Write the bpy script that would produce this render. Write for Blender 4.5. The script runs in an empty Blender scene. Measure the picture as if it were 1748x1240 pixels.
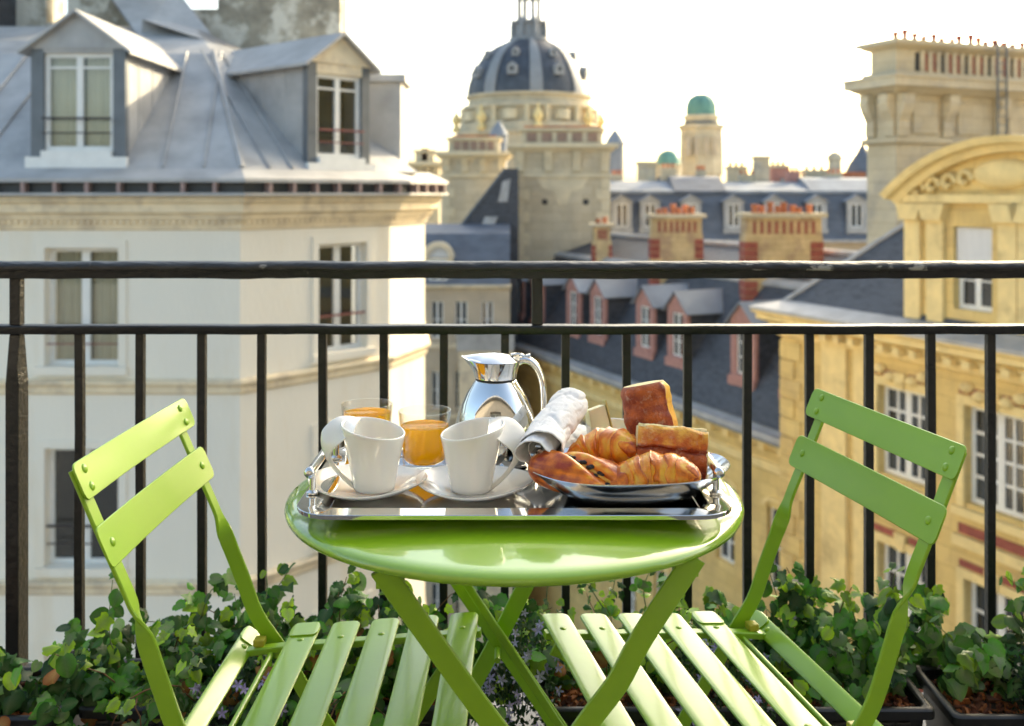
import bpy, bmesh, math, random
from mathutils import Vector, Matrix, noise
R = math.radians
PI = math.pi
rnd = random.Random(11)
S = bpy.context.scene
COL = S.collection

# ------------------------------------------------------------------ camera, sky, sun, exposure
FPX, HZ, CX, CAMZ = 1700.0, 330.0, 874.0, 1.10      # focal length / horizon / centre in photo pixels, eye height
cam_d = bpy.data.cameras.new('camera')
cam = bpy.data.objects.new('camera', cam_d); COL.objects.link(cam)
cam.location = (0, 0, CAMZ); cam.rotation_euler = (R(90), 0, 0)
cam_d.sensor_width = 36; cam_d.lens = 36 * FPX / 1748
cam_d.shift_y = -(620 - HZ) / 1748
cam_d.clip_start = 0.05; cam_d.clip_end = 6000
cam_d.dof.use_dof = True; cam_d.dof.focus_distance = 1.27; cam_d.dof.aperture_fstop = 5.8
S.camera = cam
SUN_AZ, SUN_EL = 40.0, 24.0                         # degrees right of the view axis, above the horizon
w = bpy.data.worlds.new('World'); S.world = w; w.use_nodes = True
nt = w.node_tree; bg = nt.nodes['Background']
sky = nt.nodes.new('ShaderNodeTexSky'); sky.sky_type = 'NISHITA'; sky.sun_disc = False
sky.sun_elevation = R(SUN_EL); sky.sun_rotation = R(SUN_AZ)
sky.air_density = 0.85; sky.dust_density = 4.0; sky.ozone_density = 0.0
wb = nt.nodes.new('ShaderNodeMix'); wb.data_type = 'RGBA'; wb.blend_type = 'MULTIPLY'; wb.inputs[0].default_value = 1.0
wb.inputs[7].default_value = (1.02, 1.04, 0.945, 1)         # even warm tint of the whole sky: the camera's daylight balance
nt.links.new(sky.outputs[0], wb.inputs[6]); nt.links.new(wb.outputs[2], bg.inputs[0]); bg.inputs[1].default_value = 0.15
sun_d = bpy.data.lights.new('sun', 'SUN'); sun_d.energy = 2.4; sun_d.angle = R(0.6); sun_d.color = (1.0, 0.83, 0.55)
sun = bpy.data.objects.new('sun', sun_d); COL.objects.link(sun)
sdir = Vector((math.sin(R(SUN_AZ)) * math.cos(R(SUN_EL)), math.cos(R(SUN_AZ)) * math.cos(R(SUN_EL)), math.sin(R(SUN_EL))))
sun.rotation_euler = sdir.to_track_quat('Z', 'Y').to_euler(); sun.location = (30, 40, 40)
S.view_settings.view_transform = 'Standard'; S.view_settings.look = 'None'
S.view_settings.exposure = 1.72; S.view_settings.gamma = 1.0
S.render.resolution_x = 1024; S.render.resolution_y = 726
S.render.engine = 'CYCLES'

def at(px, py, Y):                                   # photo pixel + depth -> point
    return Vector(((px - CX) / FPX * Y, Y, CAMZ - (py - HZ) / FPX * Y))

# ------------------------------------------------------------------ materials
def nodes_of(name):
    m = bpy.data.materials.new(name); m.use_nodes = True
    return m, m.node_tree, m.node_tree.nodes['Principled BSDF']

def M(name, col, rough=0.6, metal=0.0, var=0.12, scale=6.0, bump=0.0, bscale=60.0, coat=0.0, coat_r=0.05,
      spec=0.5, col2=None, mix2=(0.5, 0.62), scale2=1.5, stretch=(1, 1, 1), rand=0.0, sub=0.0, trans=0.0, rvar=0.1, detail=5):
    m, t, b = nodes_of(name)
    L = t.links.new
    tc = t.nodes.new('ShaderNodeTexCoord'); mp = t.nodes.new('ShaderNodeMapping'); mp.inputs['Scale'].default_value = stretch
    L(tc.outputs['Object'], mp.inputs[0])
    n1 = t.nodes.new('ShaderNodeTexNoise'); n1.inputs['Scale'].default_value = scale; n1.inputs['Detail'].default_value = detail
    L(mp.outputs[0], n1.inputs['Vector'])
    rp = t.nodes.new('ShaderNodeValToRGB')
    rp.color_ramp.elements[0].position = 0.3; rp.color_ramp.elements[1].position = 0.7
    rp.color_ramp.elements[0].color = (*[max(0, c * (1 - var)) for c in col], 1)
    rp.color_ramp.elements[1].color = (*[min(1, c * (1 + var)) for c in col], 1)
    L(n1.outputs['Fac'], rp.inputs[0]); cur = rp.outputs[0]
    if col2:
        n2 = t.nodes.new('ShaderNodeTexNoise'); n2.inputs['Scale'].default_value = scale2; n2.inputs['Detail'].default_value = 8
        n2.inputs['Roughness'].default_value = 0.65
        L(mp.outputs[0], n2.inputs['Vector'])
        r2 = t.nodes.new('ShaderNodeValToRGB'); r2.color_ramp.elements[0].position = mix2[0]; r2.color_ramp.elements[1].position = mix2[1]
        L(n2.outputs['Fac'], r2.inputs[0])
        mx = t.nodes.new('ShaderNodeMix'); mx.data_type = 'RGBA'
        L(r2.outputs[0], mx.inputs[0]); L(cur, mx.inputs[6]); mx.inputs[7].default_value = (*col2, 1); cur = mx.outputs[2]
    if rand:
        oi = t.nodes.new('ShaderNodeObjectInfo'); hs = t.nodes.new('ShaderNodeHueSaturation')
        mr = t.nodes.new('ShaderNodeMapRange'); mr.inputs[3].default_value = 1 - rand; mr.inputs[4].default_value = 1 + rand
        L(oi.outputs['Random'], mr.inputs[0]); L(mr.outputs[0], hs.inputs['Value'])
        L(cur, hs.inputs['Color']); cur = hs.outputs[0]
    L(cur, b.inputs['Base Color'])
    b.inputs['Metallic'].default_value = metal
    if rvar:
        r3 = t.nodes.new('ShaderNodeMapRange'); r3.inputs[3].default_value = max(0, rough * (1 - rvar)); r3.inputs[4].default_value = min(1, rough * (1 + rvar))
        L(n1.outputs['Fac'], r3.inputs[0]); L(r3.outputs[0], b.inputs['Roughness'])
    else:
        b.inputs['Roughness'].default_value = rough
    b.inputs['Specular IOR Level'].default_value = spec
    b.inputs['Coat Weight'].default_value = coat; b.inputs['Coat Roughness'].default_value = coat_r
    if sub:
        b.inputs['Subsurface Weight'].default_value = sub; b.inputs['Subsurface Radius'].default_value = (0.012, 0.007, 0.003); b.inputs['Subsurface Scale'].default_value = 0.5
    if trans:
        b.inputs['Transmission Weight'].default_value = trans
    if bump:
        nb = t.nodes.new('ShaderNodeTexNoise'); nb.inputs['Scale'].default_value = bscale; nb.inputs['Detail'].default_value = 4
        L(mp.outputs[0], nb.inputs['Vector'])
        bp = t.nodes.new('ShaderNodeBump'); bp.inputs['Strength'].default_value = bump; bp.inputs['Distance'].default_value = 0.6 / bscale
        L(nb.outputs['Fac'], bp.inputs['Height']); L(bp.outputs[0], b.inputs['Normal'])
        if coat: L(bp.outputs[0], b.inputs['Coat Normal'])
    return m

MAT = {}
MAT['plaster'] = M('plaster', (0.82, 0.77, 0.66), 0.85, var=0.035, scale=0.9, bump=0.25, bscale=25, col2=(0.76, 0.66, 0.50), mix2=(0.52, 0.72), scale2=0.8, stretch=(1, 1, 0.22))
MAT['trim'] = M('trim', (0.78, 0.66, 0.46), 0.8, var=0.08, scale=3, bump=0.2, bscale=30, col2=(0.60, 0.50, 0.36), scale2=2.0)
MAT['zinc'] = M('zinc', (0.38, 0.375, 0.37), 0.55, metal=0.15, var=0.18, scale=1.9, col2=(0.50, 0.495, 0.48), mix2=(0.45, 0.75), scale2=1.1, bump=0.08, bscale=6)
MAT['zinc_dark'] = M('zinc_dark', (0.14, 0.155, 0.17), 0.5, metal=0.2, var=0.15, scale=3)
MAT['gutter'] = M('gutter', (0.05, 0.055, 0.06), 0.5, var=0.2, scale=4)
MAT['bracket'] = M('bracket', (0.34, 0.24, 0.22), 0.7, var=0.2, scale=9)
MAT['old_wall'] = M('old_wall', (0.30, 0.27, 0.21), 0.9, var=0.35, scale=2.2, bump=0.5, bscale=9, col2=(0.60, 0.57, 0.49), mix2=(0.49, 0.56), scale2=0.9)
MAT['white_wood'] = M('white_wood', (0.78, 0.77, 0.73), 0.5, var=0.05, scale=7)
MAT['dark_wood'] = M('dark_wood', (0.075, 0.085, 0.09), 0.55, var=0.15, scale=7)
MAT['iron_far'] = M('iron_far', (0.03, 0.022, 0.022), 0.5, var=0.1)
MAT['rust_iron'] = M('rust_iron', (0.22, 0.07, 0.06), 0.6, var=0.2)
MAT['curtain'] = M('curtain', (0.78, 0.70, 0.52), 0.9, var=0.06, scale=4)
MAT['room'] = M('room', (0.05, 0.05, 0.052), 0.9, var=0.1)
MAT['pane_far'] = M('pane_far', (0.035, 0.042, 0.05), 0.08, var=0.4, scale=0.7, spec=0.8, rand=0.6)
MAT['blind'] = M('blind', (0.66, 0.66, 0.66), 0.7, var=0.05, scale=9, stretch=(1, 1, 0.1))
MAT['gold_stone'] = M('gold_stone', (0.76, 0.56, 0.22), 0.85, var=0.09, scale=1.2, bump=0.35, bscale=10, col2=(0.62, 0.44, 0.19), mix2=(0.48, 0.66), scale2=0.9)
MAT['gold_trim'] = M('gold_trim', (0.83, 0.64, 0.29), 0.8, var=0.10, scale=2.5, bump=0.35, bscale=12, col2=(0.52, 0.38, 0.17), mix2=(0.55, 0.75), scale2=1.1)
MAT['chapel'] = M('chapel', (0.60, 0.52, 0.37), 0.88, var=0.12, scale=0.8, bump=0.4, bscale=6, col2=(0.46, 0.40, 0.30), mix2=(0.48, 0.7), scale2=0.5)
MAT['chapel_trim'] = M('chapel_trim', (0.66, 0.57, 0.39), 0.85, var=0.12, scale=1.2, bump=0.3, bscale=6)
MAT['chimney_stone'] = M('chimney_stone', (0.60, 0.53, 0.38), 0.88, var=0.12, scale=0.9, bump=0.4, bscale=7, col2=(0.42, 0.38, 0.31), mix2=(0.5, 0.68), scale2=0.6)
MAT['slate'] = M('slate', (0.055, 0.059, 0.070), 0.55, var=0.45, scale=3.2, bump=0.3, bscale=7, stretch=(1, 1, 2.5), col2=(0.075, 0.082, 0.098), mix2=(0.5, 0.7), scale2=0.7)
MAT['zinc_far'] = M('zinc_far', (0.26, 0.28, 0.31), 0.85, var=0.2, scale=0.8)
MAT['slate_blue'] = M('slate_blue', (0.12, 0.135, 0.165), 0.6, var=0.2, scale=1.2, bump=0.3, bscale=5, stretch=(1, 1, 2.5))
MAT['dome_slate'] = M('dome_slate', (0.060, 0.068, 0.085), 0.5, var=0.3, scale=1.5, bump=0.2, bscale=4)
MAT['dome_lead'] = M('dome_lead', (0.27, 0.275, 0.28), 0.55, var=0.12, scale=1.2)
MAT['copper'] = M('copper', (0.15, 0.32, 0.26), 0.55, var=0.2, scale=1.5, stretch=(1, 1, 0.3))
MAT['brick_pink'] = M('brick_pink', (0.44, 0.225, 0.185), 0.85, var=0.15, scale=5, bump=0.3, bscale=14)
MAT['brick_red'] = M('brick_red', (0.30, 0.085, 0.06), 0.85, var=0.25, scale=4, bump=0.3, bscale=14)
MAT['stack_stone'] = M('stack_stone', (0.60, 0.46, 0.25), 0.88, var=0.15, scale=1.6, bump=0.4, bscale=9, col2=(0.45, 0.32, 0.2), scale2=1.4)
MAT['terracotta'] = M('terracotta', (0.50, 0.175, 0.08), 0.8, var=0.2, scale=3, rand=0.3)
MAT['beige_wall'] = M('beige_wall', (0.52, 0.43, 0.31), 0.88, var=0.12, scale=0.9, bump=0.3, bscale=7)
MAT['own_wall'] = M('own_wall', (0.30, 0.27, 0.23), 0.9, var=0.1, scale=2, bump=0.3, bscale=20)
MAT['deck'] = M('deck', (0.10, 0.10, 0.10), 0.8, var=0.2, scale=6, bump=0.3, bscale=60)
MAT['asphalt'] = M('asphalt', (0.05, 0.05, 0.052), 0.9, var=0.2, scale=2, bump=0.4, bscale=50)
MAT['paving'] = M('paving', (0.26, 0.25, 0.23), 0.9, var=0.15, scale=2, bump=0.3, bscale=30)
MAT['concrete'] = M('concrete', (0.34, 0.33, 0.31), 0.9, var=0.12, scale=5, bump=0.4, bscale=70)
MAT['iron'] = M('iron', (0.0095, 0.0105, 0.0115), 0.40, var=0.35, scale=22, bump=0.35, bscale=90, coat=0.15, coat_r=0.3, col2=(0.015, 0.0145, 0.0145), mix2=(0.5, 0.7), scale2=16)
MAT['iron_chipped'] = M('iron_chipped', (0.024, 0.024, 0.024), 0.40, var=0.4, scale=25, bump=0.6, bscale=70, col2=(0.36, 0.34, 0.29), mix2=(0.595, 0.635), scale2=26, stretch=(0.5, 1, 1))
MAT['green'] = M('green', (0.265, 0.48, 0.014), 0.36, var=0.035, scale=9, coat=0.32, coat_r=0.12, bump=0.02, bscale=160)
MAT['green_top'] = M('green_top', (0.265, 0.48, 0.014), 0.25, var=0.03, scale=6, coat=1.0, coat_r=0.06, bump=0.012, bscale=45)
MAT['green_top'].node_tree.nodes['Principled BSDF'].inputs['Coat IOR'].default_value = 1.65
MAT['green_seat'] = M('green_seat', (0.265, 0.48, 0.014), 0.34, var=0.04, scale=14, coat=0.5, coat_r=0.14, bump=0.02, bscale=60)
MAT['bolt'] = M('bolt', (0.55, 0.53, 0.5), 0.28, metal=1.0, var=0.1)
MAT['clamp'] = M('clamp', (0.50, 0.46, 0.04), 0.35, var=0.1, trans=0.2)
MAT['steel'] = M('steel', (0.80, 0.80, 0.79), 0.075, metal=1.0, var=0.03, scale=4, rvar=0.4)
MAT['steel_dull'] = M('steel_dull', (0.72, 0.72, 0.71), 0.17, metal=1.0, var=0.05, scale=12, rvar=0.3)
MAT['china'] = M('china', (0.87, 0.84, 0.76), 0.25, var=0.015, scale=5, coat=0.8, coat_r=0.06, sub=0.05)
MAT['niche'] = M('niche', (0.30, 0.20, 0.15), 0.9, var=0.2, scale=2)
MAT['butter'] = M('butter', (0.97, 0.91, 0.58), 0.5, var=0.05, scale=40, sub=0.2)
MAT['foil'] = M('foil', (0.75, 0.62, 0.22), 0.35, metal=0.6, var=0.15, scale=60, bump=0.4, bscale=90)
MAT['soil'] = M('soil', (0.035, 0.020, 0.012), 0.95, var=0.5, scale=60, bump=0.8, bscale=120)
MAT['bark_a'] = M('bark_a', (0.36, 0.115, 0.03), 0.8, var=0.4, scale=90)
MAT['bark_b'] = M('bark_b', (0.14, 0.045, 0.02), 0.85, var=0.4, scale=90)
MAT['planter'] = M('planter', (0.013, 0.013, 0.014), 0.38, var=0.15, scale=20, bump=0.1, bscale=200)
MAT['stem'] = M('stem', (0.16, 0.075, 0.03), 0.7, var=0.3, scale=40)
MAT['stem_green'] = M('stem_green', (0.12, 0.17, 0.04), 0.6, var=0.3, scale=40)
MAT['petal'] = M('petal', (0.40, 0.35, 0.66), 0.6, var=0.1, scale=90, rand=0.25)
MAT['raisin'] = M('raisin', (0.012, 0.008, 0.010), 0.45, var=0.3, scale=90, bump=0.4, bscale=260)
MAT['custard'] = M('custard', (0.72, 0.38, 0.045), 0.4, var=0.15, scale=70, coat=0.3, coat_r=0.2, bump=0.2, bscale=120)

def leaf_mat(name, col, vein, rough=0.35):
    m, t, b = nodes_of(name); L = t.links.new
    tc = t.nodes.new('ShaderNodeTexCoord'); oi = t.nodes.new('ShaderNodeObjectInfo')
    n1 = t.nodes.new('ShaderNodeTexNoise'); n1.inputs['Scale'].default_value = 55; L(tc.outputs['Object'], n1.inputs['Vector'])
    at_ = t.nodes.new('ShaderNodeAttribute'); at_.attribute_name = 'vein'
    mx = t.nodes.new('ShaderNodeMix'); mx.data_type = 'RGBA'; mx.inputs[6].default_value = (*col, 1); mx.inputs[7].default_value = (*vein, 1)
    L(at_.outputs['Fac'], mx.inputs[0])
    mr = t.nodes.new('ShaderNodeMapRange'); mr.inputs[3].default_value = 0.55; mr.inputs[4].default_value = 1.5; L(oi.outputs['Random'], mr.inputs[0])
    ml = t.nodes.new('ShaderNodeMath'); ml.operation = 'MULTIPLY'
    m2 = t.nodes.new('ShaderNodeMapRange'); m2.inputs[1].default_value = 0.3; m2.inputs[2].default_value = 0.7; m2.inputs[3].default_value = 0.75; m2.inputs[4].default_value = 1.25
    L(n1.outputs['Fac'], m2.inputs[0]); L(mr.outputs[0], ml.inputs[0]); L(m2.outputs[0], ml.inputs[1])
    hs = t.nodes.new('ShaderNodeHueSaturation'); L(ml.outputs[0], hs.inputs['Value']); L(mx.outputs[2], hs.inputs['Color'])
    L(hs.outputs[0], b.inputs['Base Color']); b.inputs['Roughness'].default_value = rough + 0.08; b.inputs['Specular IOR Level'].default_value = 0.3
    tr = t.nodes.new('ShaderNodeBsdfTranslucent'); L(hs.outputs[0], tr.inputs[0])
    ms = t.nodes.new('ShaderNodeMixShader'); ms.inputs[0].default_value = 0.28
    out = t.nodes['Material Output']; L(b.outputs[0], ms.inputs[1]); L(tr.outputs[0], ms.inputs[2]); L(ms.outputs[0], out.inputs[0])
    return m
MAT['leaf_dark'] = leaf_mat('leaf_dark', (0.018, 0.090, 0.012), (0.075, 0.13, 0.045))
MAT['leaf_mid'] = leaf_mat('leaf_mid', (0.070, 0.260, 0.012), (0.11, 0.22, 0.06))
MAT['leaf_bright'] = leaf_mat('leaf_bright', (0.32, 0.54, 0.015), (0.24, 0.36, 0.08))
MAT['leaf_pale'] = leaf_mat('leaf_pale', (0.16, 0.32, 0.07), (0.20, 0.27, 0.13), 0.3)
MAT['leaf_dry'] = leaf_mat('leaf_dry', (0.22, 0.075, 0.020), (0.36, 0.20, 0.06), 0.6)
MAT['leaf_small'] = leaf_mat('leaf_small', (0.022, 0.055, 0.016), (0.04, 0.08, 0.03))

def glass_mat():
    # thin-walled tumbler: see-through with a reflection that grows towards the edges
    m, t, b = nodes_of('clear_glass'); L = t.links.new
    tr = t.nodes.new('ShaderNodeBsdfTransparent'); tr.inputs[0].default_value = (0.985, 0.99, 0.99, 1)
    gl = t.nodes.new('ShaderNodeBsdfGlossy'); gl.inputs['Roughness'].default_value = 0.01
    fr = t.nodes.new('ShaderNodeLayerWeight'); fr.inputs[0].default_value = 0.5
    pw = t.nodes.new('ShaderNodeMath'); pw.operation = 'POWER'; pw.inputs[1].default_value = 2.6; L(fr.outputs['Facing'], pw.inputs[0])
    mr = t.nodes.new('ShaderNodeMapRange'); mr.inputs[3].default_value = 0.028; mr.inputs[4].default_value = 0.8
    L(pw.outputs[0], mr.inputs[0])
    ms = t.nodes.new('ShaderNodeMixShader'); L(mr.outputs[0], ms.inputs[0]); L(tr.outputs[0], ms.inputs[1]); L(gl.outputs[0], ms.inputs[2])
    L(ms.outputs[0], t.nodes['Material Output'].inputs[0]); return m
MAT['glass'] = glass_mat()
def pane_mat():
    m, t, b = nodes_of('window_glass'); L = t.links.new
    tr = t.nodes.new('ShaderNodeBsdfTransparent'); tr.inputs[0].default_value = (0.86, 0.88, 0.88, 1)
    gl = t.nodes.new('ShaderNodeBsdfGlossy'); gl.inputs['Roughness'].default_value = 0.02
    fr = t.nodes.new('ShaderNodeLayerWeight'); fr.inputs[0].default_value = 0.5
    pw = t.nodes.new('ShaderNodeMath'); pw.operation = 'POWER'; pw.inputs[1].default_value = 3.5; L(fr.outputs['Facing'], pw.inputs[0])
    mr = t.nodes.new('ShaderNodeMapRange'); mr.inputs[3].default_value = 0.06; mr.inputs[4].default_value = 0.9; L(pw.outputs[0], mr.inputs[0])
    ms = t.nodes.new('ShaderNodeMixShader'); L(mr.outputs[0], ms.inputs[0]); L(tr.outputs[0], ms.inputs[1]); L(gl.outputs[0], ms.inputs[2])
    L(ms.outputs[0], t.nodes['Material Output'].inputs[0]); return m
MAT['pane'] = pane_mat()
def juice_mat():
    m, t, b = nodes_of('juice'); L = t.links.new
    tc = t.nodes.new('ShaderNodeTexCoord'); n1 = t.nodes.new('ShaderNodeTexNoise'); n1.inputs['Scale'].default_value = 130
    L(tc.outputs['Object'], n1.inputs['Vector'])
    rp = t.nodes.new('ShaderNodeValToRGB'); rp.color_ramp.elements[0].color = (0.95, 0.42, 0.004, 1); rp.color_ramp.elements[1].color = (0.97, 0.47, 0.012, 1)
    L(n1.outputs['Fac'], rp.inputs[0]); L(rp.outputs[0], b.inputs['Base Color'])
    b.inputs['Roughness'].default_value = 0.12; b.inputs['Subsurface Weight'].default_value = 0.25
    b.inputs['Subsurface Radius'].default_value = (0.03, 0.012, 0.002); b.inputs['Subsurface Scale'].default_value = 0.6
    tr = t.nodes.new('ShaderNodeBsdfTranslucent'); tr.inputs[0].default_value = (1.0, 0.74, 0.03, 1)
    ms = t.nodes.new('ShaderNodeMixShader'); ms.inputs[0].default_value = 0.68
    L(b.outputs[0], ms.inputs[1]); L(tr.outputs[0], ms.inputs[2]); L(ms.outputs[0], t.nodes['Material Output'].inputs[0])
    return m
MAT['juice'] = juice_mat()
def cloth_mat():
    m, t, b = nodes_of('napkin_cloth'); L = t.links.new
    b.inputs['Base Color'].default_value = (0.84, 0.845, 0.84, 1); b.inputs['Roughness'].default_value = 0.9
    b.inputs['Sheen Weight'].default_value = 0.2
    tc = t.nodes.new('ShaderNodeTexCoord'); wv = t.nodes.new('ShaderNodeTexWave'); wv.inputs['Scale'].default_value = 260; wv.bands_direction = 'DIAGONAL'
    n1 = t.nodes.new('ShaderNodeTexNoise'); n1.inputs['Scale'].default_value = 45
    L(tc.outputs['Object'], wv.inputs['Vector']); L(tc.outputs['Object'], n1.inputs['Vector'])
    b1 = t.nodes.new('ShaderNodeBump'); b1.inputs['Strength'].default_value = 0.25; b1.inputs['Distance'].default_value = 0.0006; L(wv.outputs['Fac'], b1.inputs['Height'])
    b2 = t.nodes.new('ShaderNodeBump'); b2.inputs['Strength'].default_value = 0.6; b2.inputs['Distance'].default_value = 0.004; L(n1.outputs['Fac'], b2.inputs['Height'])
    L(b1.outputs[0], b2.inputs['Normal']); L(b2.outputs[0], b.inputs['Normal'])
    return m
MAT['cloth'] = cloth_mat()
def bake_mat(name, dark, mid, light, rough=0.4, coat=0.35, bump=0.5):
    # baked dough: 'bake' attribute (0 pale .. 1 dark crust) broken up with noise
    m, t, b = nodes_of(name); L = t.links.new
    tc = t.nodes.new('ShaderNodeTexCoord'); a = t.nodes.new('ShaderNodeAttribute'); a.attribute_name = 'bake'
    n1 = t.nodes.new('ShaderNodeTexNoise'); n1.inputs['Scale'].default_value = 60; n1.inputs['Detail'].default_value = 8; n1.inputs['Roughness'].default_value = 0.7
    L(tc.outputs['Object'], n1.inputs['Vector'])
    n2 = t.nodes.new('ShaderNodeTexNoise'); n2.inputs['Scale'].default_value = 260; n2.inputs['Detail'].default_value = 4; L(tc.outputs['Object'], n2.inputs['Vector'])
    ad = t.nodes.new('ShaderNodeMath'); ad.operation = 'MULTIPLY_ADD'; ad.inputs[1].default_value = 1.1
    L(n1.outputs['Fac'], ad.inputs[0])
    sb = t.nodes.new('ShaderNodeMath'); sb.operation = 'SUBTRACT'; L(a.outputs['Fac'], sb.inputs[0]); sb.inputs[1].default_value = 0.55
    L(sb.outputs[0], ad.inputs[2])
    rp = t.nodes.new('ShaderNodeValToRGB'); e = rp.color_ramp.elements
    e[0].position = 0.02; e[0].color = (*light, 1); e[1].position = 0.90; e[1].color = (*dark, 1)
    k = rp.color_ramp.elements.new(0.40); k.color = (*mid, 1)
    L(ad.outputs[0], rp.inputs[0]); L(rp.outputs[0], b.inputs['Base Color'])
    b.inputs['Roughness'].default_value = rough; b.inputs['Coat Weight'].default_value = coat; b.inputs['Coat Roughness'].default_value = 0.18
    b.inputs['Subsurface Weight'].default_value = 0.12; b.inputs['Subsurface Radius'].default_value = (0.01, 0.004, 0.001); b.inputs['Subsurface Scale'].default_value = 0.3
    bp = t.nodes.new('ShaderNodeBump'); bp.inputs['Strength'].default_value = bump; bp.inputs['Distance'].default_value = 0.0025
    mxx = t.nodes.new('ShaderNodeMath'); mxx.operation = 'MULTIPLY_ADD'; mxx.inputs[1].default_value = 0.4; L(n2.outputs['Fac'], mxx.inputs[0]); L(n1.outputs['Fac'], mxx.inputs[2])
    L(mxx.outputs[0], bp.inputs['Height']); L(bp.outputs[0], b.inputs['Normal'])
    return m
def flour(m, col=(0.72, 0.52, 0.36)):                     # dusting of flour over the crust
    t = m.node_tree; L = t.links.new; b = t.nodes['Principled BSDF']; src = b.inputs['Base Color'].links[0].from_socket
    tc = t.nodes.new('ShaderNodeTexCoord'); n = t.nodes.new('ShaderNodeTexNoise'); n.inputs['Scale'].default_value = 95; n.inputs['Detail'].default_value = 9; n.inputs['Roughness'].default_value = 0.75
    L(tc.outputs['Object'], n.inputs['Vector']); r = t.nodes.new('ShaderNodeMapRange'); r.inputs[1].default_value = 0.53; r.inputs[2].default_value = 0.70; r.inputs[4].default_value = 0.55; L(n.outputs['Fac'], r.inputs[0])
    mx = t.nodes.new('ShaderNodeMix'); mx.data_type = 'RGBA'; L(r.outputs[0], mx.inputs[0]); L(src, mx.inputs[6]); mx.inputs[7].default_value = (*col, 1); L(mx.outputs[2], b.inputs['Base Color'])
MAT['croissant'] = bake_mat('croissant', (0.36, 0.040, 0.003), (0.86, 0.24, 0.006), (0.98, 0.56, 0.05), 0.30, 0.45)
MAT['bread'] = bake_mat('bread', (0.26, 0.034, 0.004), (0.66, 0.15, 0.012), (0.97, 0.52, 0.05), 0.5, 0.12, 1.2)
flour(MAT['bread'])
MAT['crumb'] = M('crumb', (0.90, 0.74, 0.40), 0.9, var=0.12, scale=120, bump=0.9, bscale=220, sub=0.15)

def joints(name, ang, bw, bh, dark=0.80, strength=0.5):     # ashlar joints: thin darker, recessed lines between stone blocks
    m = MAT[name]; t = m.node_tree; L = t.links.new; b = t.nodes['Principled BSDF']
    tc = t.nodes.new('ShaderNodeTexCoord'); mp = t.nodes.new('ShaderNodeMapping'); mp.inputs['Rotation'].default_value = (0, 0, R(ang))
    L(tc.outputs['Object'], mp.inputs[0]); sx = t.nodes.new('ShaderNodeSeparateXYZ'); cb = t.nodes.new('ShaderNodeCombineXYZ')
    L(mp.outputs[0], sx.inputs[0]); L(sx.outputs[0], cb.inputs[0]); L(sx.outputs[2], cb.inputs[1])
    br = t.nodes.new('ShaderNodeTexBrick'); L(cb.outputs[0], br.inputs['Vector']); br.inputs['Scale'].default_value = 1.0
    br.inputs['Brick Width'].default_value = bw; br.inputs['Row Height'].default_value = bh; br.inputs['Mortar Size'].default_value = 0.018; br.inputs['Mortar Smooth'].default_value = 0.4
    br.inputs['Color1'].default_value = (1, 1, 1, 1); br.inputs['Color2'].default_value = (0.90, 0.88, 0.84, 1); br.inputs['Mortar'].default_value = (dark, dark * 0.96, dark * 0.9, 1)
    src = b.inputs['Base Color'].links[0].from_socket
    mx = t.nodes.new('ShaderNodeMix'); mx.data_type = 'RGBA'; mx.blend_type = 'MULTIPLY'; mx.inputs[0].default_value = 1.0
    L(src, mx.inputs[6]); L(br.outputs['Color'], mx.inputs[7]); L(mx.outputs[2], b.inputs['Base Color'])
    bp = t.nodes.new('ShaderNodeBump'); bp.invert = True; bp.inputs['Strength'].default_value = strength; bp.inputs['Distance'].default_value = 0.03; L(br.outputs['Fac'], bp.inputs['Height'])
    if b.inputs['Normal'].links: L(b.inputs['Normal'].links[0].from_socket, bp.inputs['Normal'])
    L(bp.outputs[0], b.inputs['Normal'])
joints('gold_stone', 67.0, 0.95, 0.46); joints('chapel', 0.0, 1.1, 0.5); joints('chimney_stone', -23.0, 0.9, 0.45); joints('stack_stone', 0.0, 0.5, 0.22)
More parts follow.
